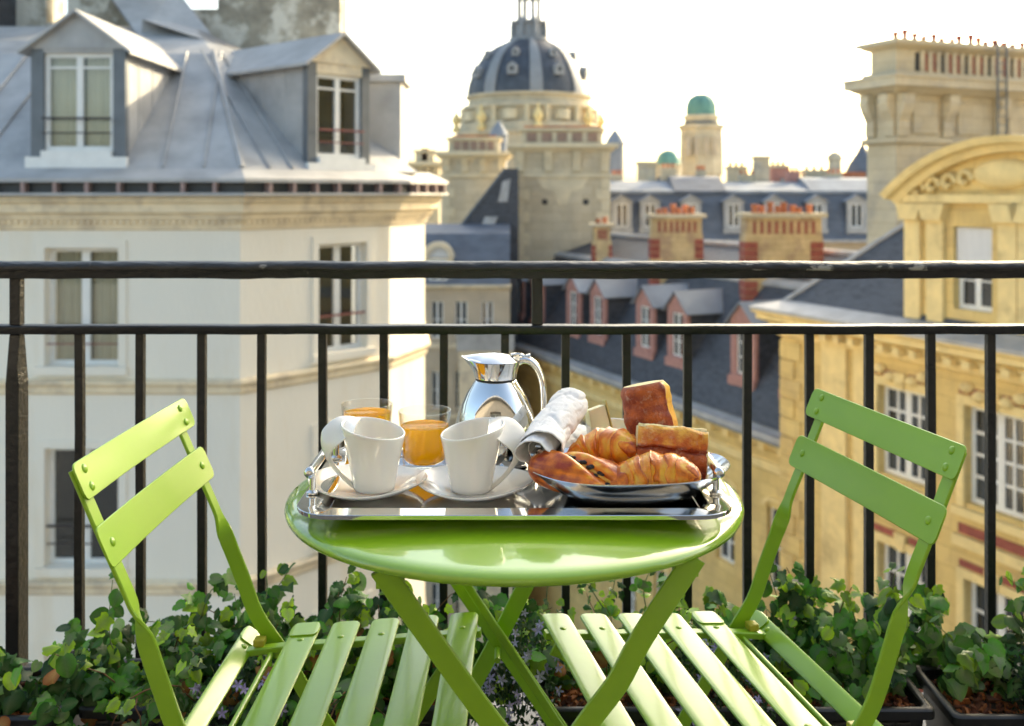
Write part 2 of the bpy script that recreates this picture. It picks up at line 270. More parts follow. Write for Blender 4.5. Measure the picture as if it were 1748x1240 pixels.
# ------------------------------------------------------------------ mesh builder
class MB:
    def __init__(s): s.v = []; s.f = []; s.at = []
    def add(s, vs, fs, a=None):
        o = len(s.v); s.v += [tuple(v) for v in vs]; s.f += [tuple(i + o for i in f) for f in fs]
        s.at += list(a) if a is not None else [0.0] * len(vs)
        return s
    def hexa(s, p): return s.add(p, [(0, 1, 2, 3), (7, 6, 5, 4), (0, 4, 5, 1), (1, 5, 6, 2), (2, 6, 7, 3), (3, 7, 4, 0)])
    def box(s, x0, x1, y0, y1, z0, z1):
        return s.hexa([(x0, y0, z0), (x1, y0, z0), (x1, y1, z0), (x0, y1, z0), (x0, y0, z1), (x1, y0, z1), (x1, y1, z1), (x0, y1, z1)])
    def lbox(s, fr, a0, a1, z0, z1, n0, n1):
        return s.hexa([fr.pt(a0, z0, n0), fr.pt(a1, z0, n0), fr.pt(a1, z0, n1), fr.pt(a0, z0, n1), fr.pt(a0, z1, n0), fr.pt(a1, z1, n0), fr.pt(a1, z1, n1), fr.pt(a0, z1, n1)])
    def rings(s, rs, closed=True, cap=True, a=None):     # list of equal-length point rings
        n = len(rs[0]); o = len(s.v)
        for i, r in enumerate(rs):
            s.v += [tuple(p) for p in r]; s.at += ([a[i]] * n if a is not None and not hasattr(a[i], '__len__') else list(a[i]) if a is not None else [0.0] * n)
        for i in range(len(rs) - 1):
            for j in range(n if closed else n - 1):
                k = (j + 1) % n
                s.f.append((o + i * n + j, o + i * n + k, o + (i + 1) * n + k, o + (i + 1) * n + j))
        if cap:
            s.f.append(tuple(o + j for j in range(n - 1, -1, -1))); s.f.append(tuple(o + (len(rs) - 1) * n + j for j in range(n)))
        return s
    def tube(s, pts, r, seg=8, cap=True):
        pts = [Vector(p) for p in pts]; rs = []
        up = Vector((0, 0, 1))
        prev = None
        for i, p in enumerate(pts):
            t = (pts[min(i + 1, len(pts) - 1)] - pts[max(i - 1, 0)]).normalized()
            if prev is None:
                u = t.cross(up) if abs(t.z) < 0.95 else t.cross(Vector((0, 1, 0)))
            else: u = prev - t * prev.dot(t)
            u.normalize(); prev = u; v = t.cross(u)
            rr = r[i] if hasattr(r, '__len__') else r
            rs.append([p + (u * math.cos(2 * PI * k / seg) + v * math.sin(2 * PI * k / seg)) * rr for k in range(seg)])
        return s.rings(rs, True, cap)
    def bar(s, pts, wdir, w, t, phi=None):                # flat bar; wdir = base lateral axis, phi = twist per point
        pts = [Vector(p) for p in pts]; B = Vector(wdir).normalized(); rs = []
        for i, p in enumerate(pts):
            T = (pts[min(i + 1, len(pts) - 1)] - pts[max(i - 1, 0)]).normalized()
            b = (B - T * B.dot(T)).normalized(); n = T.cross(b)
            f = phi[i] if phi else 0.0
            wd = b * math.cos(f) + n * math.sin(f); td = T.cross(wd)
            c = 0.0012
            hw, ht = w / 2, t / 2
            rs.append([p + wd * x + td * y for x, y in ((-hw + c, -ht), (hw - c, -ht), (hw, -ht + c), (hw, ht - c), (hw - c, ht), (-hw + c, ht), (-hw, ht - c), (-hw, -ht + c))])
        return s.rings(rs)
    def lathe(s, prof, c=(0, 0, 0), seg=32, sx=1, sy=1, ang=0.0, closed=False):
        rs = []
        for r, z in prof:
            rs.append([(c[0] + r * sx * math.cos(2 * PI * k / seg + ang), c[1] + r * sy * math.sin(2 * PI * k / seg + ang), c[2] + z) for k in range(seg)])
        if closed: rs.append(rs[0])
        return s.rings(rs, True, not closed)
    def lprism(s, fr, prof, a0, a1):                      # profile (n,z) swept along the facade
        return s.rings([[fr.pt(a0, z, n) for n, z in prof], [fr.pt(a1, z, n) for n, z in prof]])
    def lpoly(s, fr, pts, n0, n1):                        # polygon (a,z) given thickness across the facade
        return s.rings([[fr.pt(a, z, n0) for a, z in pts], [fr.pt(a, z, n1) for a, z in pts]])
    def sweep(s, path, prof, closed_prof=True, cap=True): # plan polyline (outside on the right), profile (n,z), mitred
        P = [Vector((x, y)) for x, y in path]; rs = []
        for i, p in enumerate(P):
            d0 = (P[i] - P[i - 1]).normalized() if i else None
            d1 = (P[i + 1] - P[i]).normalized() if i < len(P) - 1 else None
            n0 = Vector((d0.y, -d0.x)) if d0 else None; n1 = Vector((d1.y, -d1.x)) if d1 else None
            if n0 is None: m = n1
            elif n1 is None: m = n0
            else: m = (n0 + n1) / (1 + n0.dot(n1))
            rs.append([(p.x + m.x * n, p.y + m.y * n, z) for n, z in prof])
        return s.rings(rs, closed_prof, cap and closed_prof)
    def mesh(s, name, off=(0, 0, 0), smooth=None, attr=None):
        me = bpy.data.meshes.new(name)
        me.from_pydata([(v[0] - off[0], v[1] - off[1], v[2] - off[2]) for v in s.v], [], s.f)
        if attr:
            la = me.attributes.new(attr, 'FLOAT', 'POINT')
            la.data.foreach_set('value', s.at)
        bm = bmesh.new(); bm.from_mesh(me); bmesh.ops.recalc_face_normals(bm, faces=bm.faces)
        bm.to_mesh(me); bm.free()
        if smooth is not None:
            me.shade_smooth(); me.set_sharp_from_angle(angle=R(smooth))
        return me

class Fr:                                                 # facade frame: along d, outward n
    def __init__(s, p, d, n=None):
        s.p = Vector(p); s.d = Vector(d).normalized(); s.n = Vector(n).normalized() if n else Vector((s.d.y, -s.d.x))
    def pt(s, a, z, n=0.0): q = s.p + s.d * a + s.n * n; return (q.x, q.y, z)

OFF = {}
def link(o, parent=None):
    COL.objects.link(o)
    if parent: o.parent = parent
    return o
def tag(o, label=None, cat=None, group=None, kind=None):
    for k, v in (('label', label), ('category', cat), ('group', group), ('kind', kind)):
        if v: o[k] = v
    return o
def thing(name, label, cat, loc=(0, 0, 0), rotz=0.0, group=None, local=False):
    o = bpy.data.objects.new(name, None); o.empty_display_size = 0.05; link(o)
    o.location = loc; o.rotation_euler = (0, 0, rotz)
    OFF[o.name] = (0, 0, 0) if local else tuple(loc)
    return tag(o, label, cat, group)
def part(name, mb, mat, parent=None, smooth=None, attr=None, bevel=0.0, kind=None, label=None, loc=None):
    off = OFF[parent.name] if parent else (loc or (0, 0, 0))
    o = bpy.data.objects.new(name, mb.mesh(name, off, smooth, attr)); link(o, parent)
    if not parent: o.location = off
    OFF[o.name] = off
    o.data.materials.append(MAT[mat] if isinstance(mat, str) else mat)
    if bevel:
        b = o.modifiers.new('bevel', 'BEVEL'); b.width = bevel; b.segments = 2; b.limit_method = 'ANGLE'; b.angle_limit = R(40)
    if kind: o['kind'] = kind
    if label: o['label'] = label
    return o
def inst(src, parent, mat4=None, name=None):              # another object on the same mesh
    o = src.copy(); link(o)
    o.parent = parent
    if name: o.name = name
    OFF[o.name] = OFF.get(parent.name, (0, 0, 0)) if parent else (0, 0, 0)
    if mat4 is not None: o.matrix_basis = mat4
    return o
def tag1(o, label, cat, group=None): return tag(o, label, cat, group)
def catmull(pts, n=6):
    pts = [Vector(p) for p in pts]; out = []
    for i in range(len(pts) - 1):
        p0 = pts[max(i - 1, 0)]; p1 = pts[i]; p2 = pts[i + 1]; p3 = pts[min(i + 2, len(pts) - 1)]
        for k in range(n):
            t = k / n
            out.append(0.5 * ((2 * p1) + (p2 - p0) * t + (2 * p0 - 5 * p1 + 4 * p2 - p3) * t * t + (3 * p1 - p0 - 3 * p2 + p3) * t ** 3))
    out.append(pts[-1]); return out
def lerp(a, b, t): return a + (b - a) * t
def bump(x): return max(0.0, 1 - x * x)

def wall(mb, fr, a0, a1, z0, z1, ops, depth=0.25, n=0.0):  # facade sheet with rectangular openings and reveals
    As = sorted({a0, a1, *[o[0] for o in ops], *[o[1] for o in ops]}); Zs = sorted({z0, z1, *[o[2] for o in ops], *[o[3] for o in ops]})
    for i in range(len(As) - 1):
        for j in range(len(Zs) - 1):
            ca, cz = (As[i] + As[i + 1]) / 2, (Zs[j] + Zs[j + 1]) / 2
            if any(o[0] < ca < o[1] and o[2] < cz < o[3] for o in ops): continue
            mb.add([fr.pt(As[i], Zs[j], n), fr.pt(As[i + 1], Zs[j], n), fr.pt(As[i + 1], Zs[j + 1], n), fr.pt(As[i], Zs[j + 1], n)], [(0, 1, 2, 3)])
    for o in ops:
        q = [(o[0], o[2]), (o[1], o[2]), (o[1], o[3]), (o[0], o[3])]
        for k in range(4):
            p, r = q[k], q[(k + 1) % 4]
            mb.add([fr.pt(*p, n), fr.pt(*r, n), fr.pt(*r, n - depth), fr.pt(*p, n - depth)], [(0, 1, 2, 3)])

def window(parent, fr, a0, a1, z0, z1, n, cols=2, rows=1, fm='white_wood', pm='pane_far', fw=0.07, bw=0.035, name='window', mid=0.10, curtain=False, sill=None, rail=None, trans=None, flat=False):
    """casement window: frame mesh, each pane its own piece, optional curtains / sill / rail.  flat=True: parent already a part"""
    mb = MB()
    mb.lbox(fr, a0, a0 + fw, z0, z1, n - 0.06, n); mb.lbox(fr, a1 - fw, a1, z0, z1, n - 0.06, n)
    mb.lbox(fr, a0 + fw, a1 - fw, z0, z0 + fw, n - 0.058, n - 0.002); mb.lbox(fr, a0 + fw, a1 - fw, z1 - fw, z1, n - 0.058, n - 0.002)
    ca = [a0 + fw]
    wc = (a1 - a0 - 2 * fw) / cols
    cells_a = []; cells_z = []
    x = a0 + fw
    for c in range(cols):
        bwid = (mid if (cols % 2 == 0 and c == cols // 2 - 1) else bw)
        e = a0 + fw + wc * (c + 1)
        if c < cols - 1: mb.lbox(fr, e - bwid / 2, e + bwid / 2, z0 + fw, z1 - fw, n - 0.056, n + 0.004)
        cells_a.append((x, e - (bwid / 2 if c < cols - 1 else 0))); x = e + bwid / 2
    hc = (z1 - z0 - 2 * fw) / rows; zz = z0 + fw
    for r_ in range(rows):
        e = z0 + fw + hc * (r_ + 1)
        if trans and r_ < rows - 1: e = z1 - fw - trans
        if r_ < rows - 1:
            for (p, q) in cells_a: mb.lbox(fr, p, q, e - bw / 2, e + bw / 2, n - 0.05, n - 0.004)
        cells_z.append((zz, e - (bw / 2 if r_ < rows - 1 else 0))); zz = e + bw / 2
    wo = part(name if not flat else 'window_frame', mb, fm, parent)
    host = parent if flat else wo
    mg = 0.04 if flat else 0.2
    for (p, q) in cells_a:
        for (u, v) in cells_z:
            part('pane', MB().lbox(fr, p, q, u, v, n - 0.040, n - 0.034), pm, host)
    if curtain:
        for sgn, (p, q) in enumerate((( a0 + fw * .5, a0 + (a1 - a0) * 0.46), (a0 + (a1 - a0) * 0.54, a1 - fw * .5))):
            m = MB(); K = 26; rs = []
            for k in range(K + 1):
                a = lerp(p, q, k / K); d = n - 0.16 + 0.025 * math.sin(k * 1.7) + 0.012 * math.sin(k * 0.7)
                rs.append([fr.pt(a, z0 + 0.02, d), fr.pt(a, z1 - 0.02, d)])
            m.rings(rs, False, False); part('curtain', m, 'curtain', host, smooth=60)
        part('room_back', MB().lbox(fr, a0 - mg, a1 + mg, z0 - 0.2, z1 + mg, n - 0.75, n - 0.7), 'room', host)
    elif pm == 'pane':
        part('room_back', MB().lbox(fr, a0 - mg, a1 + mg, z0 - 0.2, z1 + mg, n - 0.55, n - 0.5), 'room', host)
    if sill:
        part('sill', MB().lbox(fr, a0 - 0.08, a1 + 0.08, z0 - 0.12, z0 - 0.004, n - 0.05, sill), 'trim' if fm == 'white_wood' else fm, host)
    if rail:
        m = MB(); nn, h, mt = rail
        m.lbox(fr, a0 + 0.004, a1 - 0.004, z0 + h, z0 + h + 0.035, nn, nn + 0.03); m.lbox(fr, a0 + 0.004, a1 - 0.004, z0 + h * 0.55, z0 + h * 0.55 + 0.02, nn, nn + 0.02)
        part('window_rail', m, mt, host)
    return wo
# ================================================================== SETTING
GZ = -20.0
g = MB(); g.box(-900, 900, -200, 2500, GZ - 0.5, GZ - 0.15)
tag(part('ground', g, 'paving'), kind='structure')
st = MB(); st.rings([[(-6, -8, GZ - 0.146), (16, -8, GZ - 0.146), (16, -8, GZ - 0.05), (-6, -8, GZ - 0.05)], [(-4, 90, GZ - 0.146), (-1, 90, GZ - 0.146), (-1, 90, GZ - 0.05), (-4, 90, GZ - 0.05)]])
tag(part('street', st, 'asphalt'), kind='structure')

# ------------------------------------------------------------------ own building behind the balcony
own = thing('apartment_building', 'stone facade with tall glazed door behind the iron-railed balcony', 'building', (0, -1.0, GZ))
fo = Fr((6, -1.0), (-1, 0), (0, 1))
m = MB(); wall(m, fo, 0, 12, GZ, 3.2, [(5.2, 6.8, 0.02, 2.3)], 0.3); part('wall', m, 'own_wall', own)
window(own, fo, 5.2, 6.8, 0.02, 2.3, -0.22, 2, 3, pm='pane', name='balcony_door')
part('roof', MB().lprism(fo, [(0.25, 3.2), (0.25, 3.3), (-4, 6.5), (-4, 3.2)], 0, 12), 'zinc', own)
part('side_wall', MB().box(-5.99, 5.99, -5.0, -1.62, GZ, 3.19), 'plaster', own)
part('balcony_slab', MB().box(-3.4, 3.4, -0.996, 2.02, -0.22, -0.004), 'concrete', own)
fl = MB(); fl.box(-3.38, 3.38, -0.99, 1.53, -0.003, 0.0); tag(part('balcony_floor', fl, 'deck'), kind='structure')
kb = MB(); kb.box(-3.38, 3.38, 1.532, 2.0, -0.003, 0.10); tag(part('balcony_kerb', kb, 'concrete', bevel=0.006), kind='structure')

# ------------------------------------------------------------------ dormer helper
def dormer(parent, fr, a0, a1, z0, ze, za, n0, depth, wall_m, cheek_m, roof_m, win, cols=2, rows=1, curtain=False, post_m=None, rail=None, gable_m=None, over=0.14, pm='pane_far', trans=None, name='dormer'):
    wa0, wa1, wz0, wz1 = win
    mid = (a0 + a1) / 2
    body = part(name, MB().lpoly(fr, [(a0, ze), (a1, ze), (mid, za)], n0 - 0.16, n0 + 0.02), gable_m or wall_m, parent)
    for p_, q_ in ((a0, wa0), (wa1, a1)):
        part('dormer_post', MB().lbox(fr, p_, q_, z0, ze - 0.002, n0 - 0.14, n0), post_m or wall_m, body)
    m = MB(); m.lbox(fr, wa0, wa1, z0 - 0.02, wz0, n0 - 0.14, n0 + 0.10)
    m.lbox(fr, a0 - 0.05, wa0 - 0.0, z0 - 0.03, wz0 - 0.10, n0 + 0.002, n0 + 0.10); m.lbox(fr, wa1, a1 + 0.05, z0 - 0.03, wz0 - 0.10, n0 + 0.002, n0 + 0.10)
    part('dormer_sill', m, 'white_wood' if cheek_m == 'zinc' else wall_m, body)
    if wz1 < ze: part('lintel', MB().lbox(fr, wa0, wa1, wz1, ze, n0 - 0.139, n0 - 0.002), gable_m or wall_m, body)
    for sgn, a in ((1, a0), (-1, a1)):
        part('cheek', MB().lbox(fr, a + 0.03 * sgn, a + 0.09 * sgn, z0 - 0.3, ze - 0.004, n0 - depth, n0 - 0.142), cheek_m, body)
        # seams on the cheek
        if cheek_m == 'zinc':
            for k in range(1, 4):
                part('cheek_seam', MB().tube([fr.pt(a + 0.03 * sgn, z0 - 0.3, n0 - depth * k / 5), fr.pt(a + 0.03 * sgn, ze - 0.03, n0 - depth * k / 5)], 0.012, 6), cheek_m, body)
    sl = (za - ze) / (mid - a0)
    for sgn, e in ((1, a0 - over), (-1, a1 + over)):
        zz = ze - over * sl
        part('dormer_roof', MB().lpoly(fr, [(e, zz + 0.004), (mid, za + 0.004), (mid, za + 0.06), (e, zz + 0.06)], n0 + 0.16, n0 - depth - 0.5), roof_m, body)
    window(body, fr, wa0, wa1, wz0, wz1, n0 - 0.07, cols, rows, pm=pm, curtain=curtain, rail=rail, flat=True, trans=trans, fw=0.075)
    return body

# ------------------------------------------------------------------ corner building on the left
LB = thing('corner_building', 'white plastered corner building with zinc mansard roof and two dormers', 'building', (-6, 18, GZ))
cx0 = (-4.37, 16.0); c1 = (-2.26, 18.37); c2 = (-1.75, 19.99); c3 = (-2.7, 28.0)
LF = Fr(cx0, (-1, 0), (0, -1)); LR = Fr(cx0, (c1[0] - cx0[0], c1[1] - cx0[1])); LE = Fr(c1, (c2[0] - c1[0], c2[1] - c1[1]))
lenR = math.dist(cx0, c1); lenE = math.dist(c1, c2)
FLO = 3.22
opsF = []; opsR = []
for k in range(5):
    top = 0.22 - FLO * k; bot = -1.68 - FLO * k
    opsF += [(1.95, 3.13, bot, top), (5.9, 7.05, bot, top)]
    opsR.append((1.55, 2.62, bot, top))
m = MB(); wall(m, LF, 0, 11, GZ, 1.06, opsF, 0.28); part('wall', m, 'plaster', LB)
m = MB(); wall(m, LR, 0, lenR, GZ, 1.06, opsR, 0.28); part('wall', m, 'plaster', LB)
m = MB(); wall(m, LE, 0, lenE, GZ, 1.06, [], 0.28)
m.add([(c2[0], c2[1], GZ), (c3[0], c3[1], GZ), (c3[0], c3[1], 1.06), (c2[0], c2[1], 1.06)], [(0, 1, 2, 3)])
part('wall', m, 'plaster', LB)
for i, (fr, ops) in enumerate(((LF, opsF), (LR, opsR))):
    for o in ops[:8 if i == 0 else 4]:
        top = o[3] > 0
        window(LB, fr, o[0], o[1], o[2], o[3], -0.16, 2, 1, fm='white_wood', pm='pane', fw=0.07, mid=0.13, curtain=(i == 0 and top) , rail=(-0.05, 0.62, 'rust_iron' if top else 'iron_far'))
        # plain moulded surround
        m = MB(); t_ = 0.13
        m.lbox(fr, o[0] - t_, o[0] - 0.002, o[2], o[3] + t_, 0.002, 0.03); m.lbox(fr, o[1] + 0.002, o[1] + t_, o[2], o[3] + t_, 0.002, 0.03); m.lbox(fr, o[0] - 0.002, o[1] + 0.002, o[3] + 0.002, o[3] + t_, 0.002, 0.03)
        part('window_surround', m, 'plaster', LB)
        part('window_sill', MB().lbox(fr, o[0] - 0.15, o[1] + 0.15, o[2] - 0.13, o[2] - 0.003, -0.02, 0.09), 'plaster', LB)
pathL = [(-15.4, 16.0), cx0, c1, c2, c3]
m = MB(); m.sweep(pathL, [(0.002, 0.50), (0.05, 0.53), (0.05, 0.60), (0.16, 0.70), (0.16, 0.74), (0.26, 0.80), (0.26, 0.92), (0.34, 0.97), (0.34, 1.055), (0.002, 1.055)]); part('cornice', m, 'trim', LB)
m = MB()
for fr, L_ in ((LF, 8.5), (LR, lenR), (LE, lenE)):
    k = 0.06
    while k < L_ - 0.06:
        part('dentil', MB().lbox(fr, k, k + 0.055, 0.61, 0.69, 0.052, 0.115), 'trim', LB); k += 0.105
for k in range(5):
    z = -1.98 - FLO * k
    m = MB(); m.sweep(pathL, [(0.002, z - 0.16), (0.05, z - 0.12), (0.05, z - 0.03), (0.11, z + 0.02), (0.11, z + 0.07), (0.002, z + 0.10)]); part('string_course', m, 'trim', LB)
m = MB(); m.sweep(pathL, [(0.0, 1.06), (0.44, 1.06), (0.44, 1.10), (0.30, 1.10), (0.30, 1.27), (0.0, 1.27)]); part('gutter', m, 'gutter', LB)
m = MB(); m.sweep(pathL, [(0.425, 1.06), (0.47, 1.06), (0.47, 1.105), (0.425, 1.105)]); part('gutter_lip', m, 'zinc', LB)
m = MB(); m.sweep(pathL, [(0.0, 1.272), (0.47, 1.272), (0.47, 1.33), (0.10, 1.50), (0.0, 1.50)]); part('roof_edge', m, 'zinc', LB)
for fr, L_ in ((LF, 8.5), (LR, lenR + 0.1), (LE, lenE)):
    k = 0.25
    while k < L_:
        part('gutter_bracket', MB().lbox(fr, k, k + 0.055, 1.107, 1.27, 0.302, 0.455), 'bracket', LB); k += 0.5 if fr is LF else 0.46
pathR = [(-15.4, 16.0), cx0, (-1.9, 18.8), (-3.0, 28.0)]
m = MB(); m.sweep(pathR, [(0.12, 1.49), (-2.9, 3.75), (-5.5, 4.7), (-5.5, 1.49)]); part('roof', m, 'zinc', LB)
# standing seams on the two roof slopes
def seam(fr, a, skew, n_end=-2.9):
    pts = [fr.pt(a, 1.52, 0.1), fr.pt(a + skew, 3.79, -2.9)]
    part('roof_seam', MB().tube(pts, 0.022, 6), 'zinc', LB)
for a in (0.55, 1.2, 4.2, 4.8, 5.4, 6.0): seam(LF, a, 0.0 if a > 1.3 else 0.6)
for a in (0.5, 0.95): seam(LR, a, 0.55)
part('roof_hip', MB().tube([(cx0[0] + 0.05, cx0[1] - 0.08, 1.51), (cx0[0] - 0.447 * 2.9, cx0[1] + 2.9, 3.79)], 0.05, 8), 'zinc', LB)
dormer(LB, LF, 1.84, 3.36, 1.50, 3.42, 3.98, 0.0, 3.2, 'old_wall', 'zinc', 'zinc', (2.04, 3.16, 1.78, 3.36), 2, 2, curtain=True, post_m='zinc_dark', rail=(0.05, 0.50, 'iron_far'), pm='pane', trans=0.16, gable_m='zinc')
dormer(LB, LR, 1.33, 2.70, 1.50, 3.36, 3.86, 0.0, 3.4, 'old_wall', 'zinc', 'zinc', (1.52, 2.52, 1.72, 3.18), 2, 2, curtain=False, post_m='zinc_dark', rail=(0.05, 0.46, 'rust_iron'), pm='pane', trans=0.18, gable_m='trim')
# big old party-wall chimney behind the roof
FW = Fr((-11.6, 22.5), (1, 0), (0, -1))
m = MB(); m.lpoly(FW, [(0, 1.0), (7.72, 1.0), (7.72, 8.6), (4.95, 8.6), (4.95, 5.26), (3.30, 5.26), (3.30, 8.0), (1.55, 8.0), (1.55, 4.95), (1.08, 4.95), (1.08, 8.0), (0, 8.0)], 0, -0.9)
part('party_wall', m, 'old_wall', LB)
part('roof_slope', MB().add([at(235, 60, 20.5), at(400, 110, 20.5), at(300, -20, 22.4), at(180, -20, 22.4)], [(0, 1, 2, 3)]).add([at(235, 64, 20.6), at(400, 114, 20.6), at(300, -16, 22.45), at(180, -16, 22.45)], [(0, 1, 2, 3)]), 'zinc', LB)
m = MB(); m.box(-2.80, -2.12, 19.0, 20.2, 1.4, 3.22); b_ = part('roof_stack', m, 'zinc', LB)
part('stack_cap', MB().box(-2.86, -2.02, 18.9, 20.3, 3.222, 3.36), 'zinc', b_)
# neighbour's slate roof left of it
part('slate_turret', MB().box(-12.6, -11.2, 21.6, 23.5, 3.7, 9.0), 'slate', LB)

# ------------------------------------------------------------------ pavilion on the right, golden stone
DF = Vector((-0.39, 0.92)).normalized()                    # street direction, away from the camera
DN = Vector((-DF.y, DF.x)); DN = Vector((-0.92, -0.39)).normalized()
pc = Vector((8.21, 30.3))
RP = thing('stone_pavilion', 'golden stone pavilion with curved pediment and red brick bands', 'building', (11, 25, GZ))
RF = Fr(pc, -DF, DN)
ops = []; LP = 17.0
wx = [4.05 + 2.85 * k for k in range(5)]
for a in wx:
    for z1_, h in ((-3.98, 2.36), (-8.15, 2.75), (-12.6, 2.8)): ops.append((a, a + 1.7, z1_ - h, z1_))
m = MB(); wall(m, RF, 0, LP, GZ, -2.5, ops, 0.3)
b0 = Fr(pc, -DN, DF)
wall(m, Fr(pc, -DN, DF), 0, 9, GZ, -2.5, [])
part('wall', m, 'gold_stone', RP)
for o in ops:
    vis = o[0] < 9.0
    window(RP, RF, o[0], o[1], o[2], o[3], -0.2, 4 if vis else 2, 4 if vis else 2, pm='pane_far', fw=0.12, bw=0.07, mid=0.2)
    m = MB(); m.lbox(RF, o[0] - 0.22, o[0] - 0.003, o[2] - 0.1, o[3] + 0.22, 0.002, 0.07); m.lbox(RF, o[1] + 0.003, o[1] + 0.22, o[2] - 0.1, o[3] + 0.22, 0.002, 0.07); m.lbox(RF, o[0], o[1], o[3] + 0.003, o[3] + 0.22, 0.002, 0.068)
    part('window_surround', m, 'gold_trim', RP)
    part('keystone', MB().lpoly(RF, [((o[0] + o[1]) / 2 - 0.12, o[3] + 0.0), ((o[0] + o[1]) / 2 + 0.12, o[3]), ((o[0] + o[1]) / 2 + 0.2, o[3] + 0.42), ((o[0] + o[1]) / 2 - 0.2, o[3] + 0.42)], 0.071, 0.14), 'gold_trim', RP)
    part('brick_band', MB().lbox(RF, o[0] - 0.18, o[1] + 0.18, o[2] - 0.75, o[2] - 0.52, 0.002, 0.05), 'brick_red', RP)
    part('brick_lintel', MB().lbox(RF, o[0] - 0.15, (o[0] + o[1]) / 2 - 0.24, o[3] + 0.26, o[3] + 0.42, 0.002, 0.05), 'brick_red', RP)
    part('brick_lintel', MB().lbox(RF, (o[0] + o[1]) / 2 + 0.24, o[1] + 0.15, o[3] + 0.26, o[3] + 0.42, 0.002, 0.05), 'brick_red', RP)
    part('window_sill', MB().lbox(RF, o[0] - 0.3, o[1] + 0.3, o[2] - 0.30, o[2] - 0.11, 0.002, 0.18), 'gold_trim', RP)
    part('window_ledge', MB().lbox(RF, o[0] - 0.3, o[1] + 0.3, o[2] - 1.05, o[2] - 0.80, 0.002, 0.14), 'gold_trim', RP)
# quoin blocks on the corner and a pilaster
for k in range(26):
    z = -3.35 - 0.58 * k
    part('quoin', MB().lbox(RF, -0.03, 0.62 if k % 2 else 0.92, z - 0.54, z, 0.002, 0.07), 'gold_stone', RP, bevel=0.02)
part('pilaster', MB().lbox(RF, 1.9, 2.9, GZ, -3.2, 0.002, 0.12), 'gold_trim', RP)
part('pilaster', MB().lbox(RF, 3.15, 3.55, GZ, -3.2, 0.002, 0.07), 'gold_trim', RP)
pp = [tuple(pc - DN * 9), tuple(pc), tuple(pc - DF * LP)]
pth = [(pc.x + 0.92 * 9, pc.y + 0.39 * 9), (pc.x, pc.y), (pc.x - DF.x * LP, pc.y - DF.y * LP)]
m = MB(); m.sweep(pth, [(0.002, -3.25), (0.10, -3.2), (0.10, -3.05), (0.28, -2.92), (0.28, -2.85), (0.55, -2.72), (0.55, -2.58), (0.66, -2.52), (0.66, -2.46), (0.0, -2.46)]); part('cornice', m, 'gold_trim', RP)
k = 0.1
while k < 12:
    part('modillion', MB().lbox(RF, k, k + 0.22, -3.02, -2.86, 0.282, 0.52), 'gold_trim', RP); k += 0.55
m = MB(); m.sweep(pth, [(-0.2, -2.455), (0.70, -2.455), (0.70, -2.36), (0.50, -2.30), (-0.2, -2.12)]); part('zinc_gutter', m, 'zinc', RP)
# frieze ornament above the upper windows: carved swags
for a in (4.9, 7.75, 10.6):
    for j in range(5):
        t = j / 4 - 0.5
        part('carved_swag', MB().lathe([(0.0, -0.16), (0.14, -0.10), (0.2, 0.0), (0.14, 0.1), (0.0, 0.16)], RF.pt(a + t * 1.5, -3.55 - 0.22 * (1 - 4 * t * t), 0.05), 10), 'gold_trim', RP, smooth=60)
# slate roof with hip
hs = 0.98
def rp_pt(k, a=None):   # inset k from corner on both faces
    q = pc - DF * k - DN * k; return (q.x, q.y, -2.25 + hs * k)
kk = 4.6
q0 = pc; q1 = pc - DF * LP
A_ = (q0.x, q0.y, -2.25); B_ = (q1.x, q1.y, -2.25)
C_ = rp_pt(kk); qd = pc - DF * LP - DN * kk; D_ = (qd.x, qd.y, -2.25 + hs * kk)
e0 = pc - DN * 9.2; E_ = (e0.x, e0.y, -2.25); qe = pc - DF * kk - DN * 4.62; G_ = (qe.x, qe.y, -2.25 + hs * kk)
qf = pc - DF * LP - DN * 9.2; F_ = (qf.x, qf.y, -2.25)
m = MB(); m.add([A_, B_, D_, C_, E_, F_], [(0, 1, 2, 3), (0, 3, 4), (3, 2, 5, 4), (0, 4, 5, 1), (1, 5, 2)]); part('slate_roof', m, 'slate', RP)
part('roof_hip', MB().tube([A_, C_], 0.09, 8), 'zinc', RP)
# unseen block added right of the frame to keep sun off the balcony
q = pc - DF * 10.4
TPF = Fr(q, -DF, DN)
m = MB(); m.lbox(TPF, 0, 15, -2.4, 9.6, -7, 0.02); part('sun_block_wall', m, 'gold_stone', RP)
m = MB(); m.rings([[TPF.pt(a_, 9.603, n_) for a_, n_ in ((-0.4, 0.4), (15.4, 0.4), (15.4, -7.4), (-0.4, -7.4))], [TPF.pt(a_, 14.0, n_) for a_, n_ in ((2, -2), (10, -2), (10, -5), (2, -5))]]); part('sun_block_roof', m, 'slate', RP)
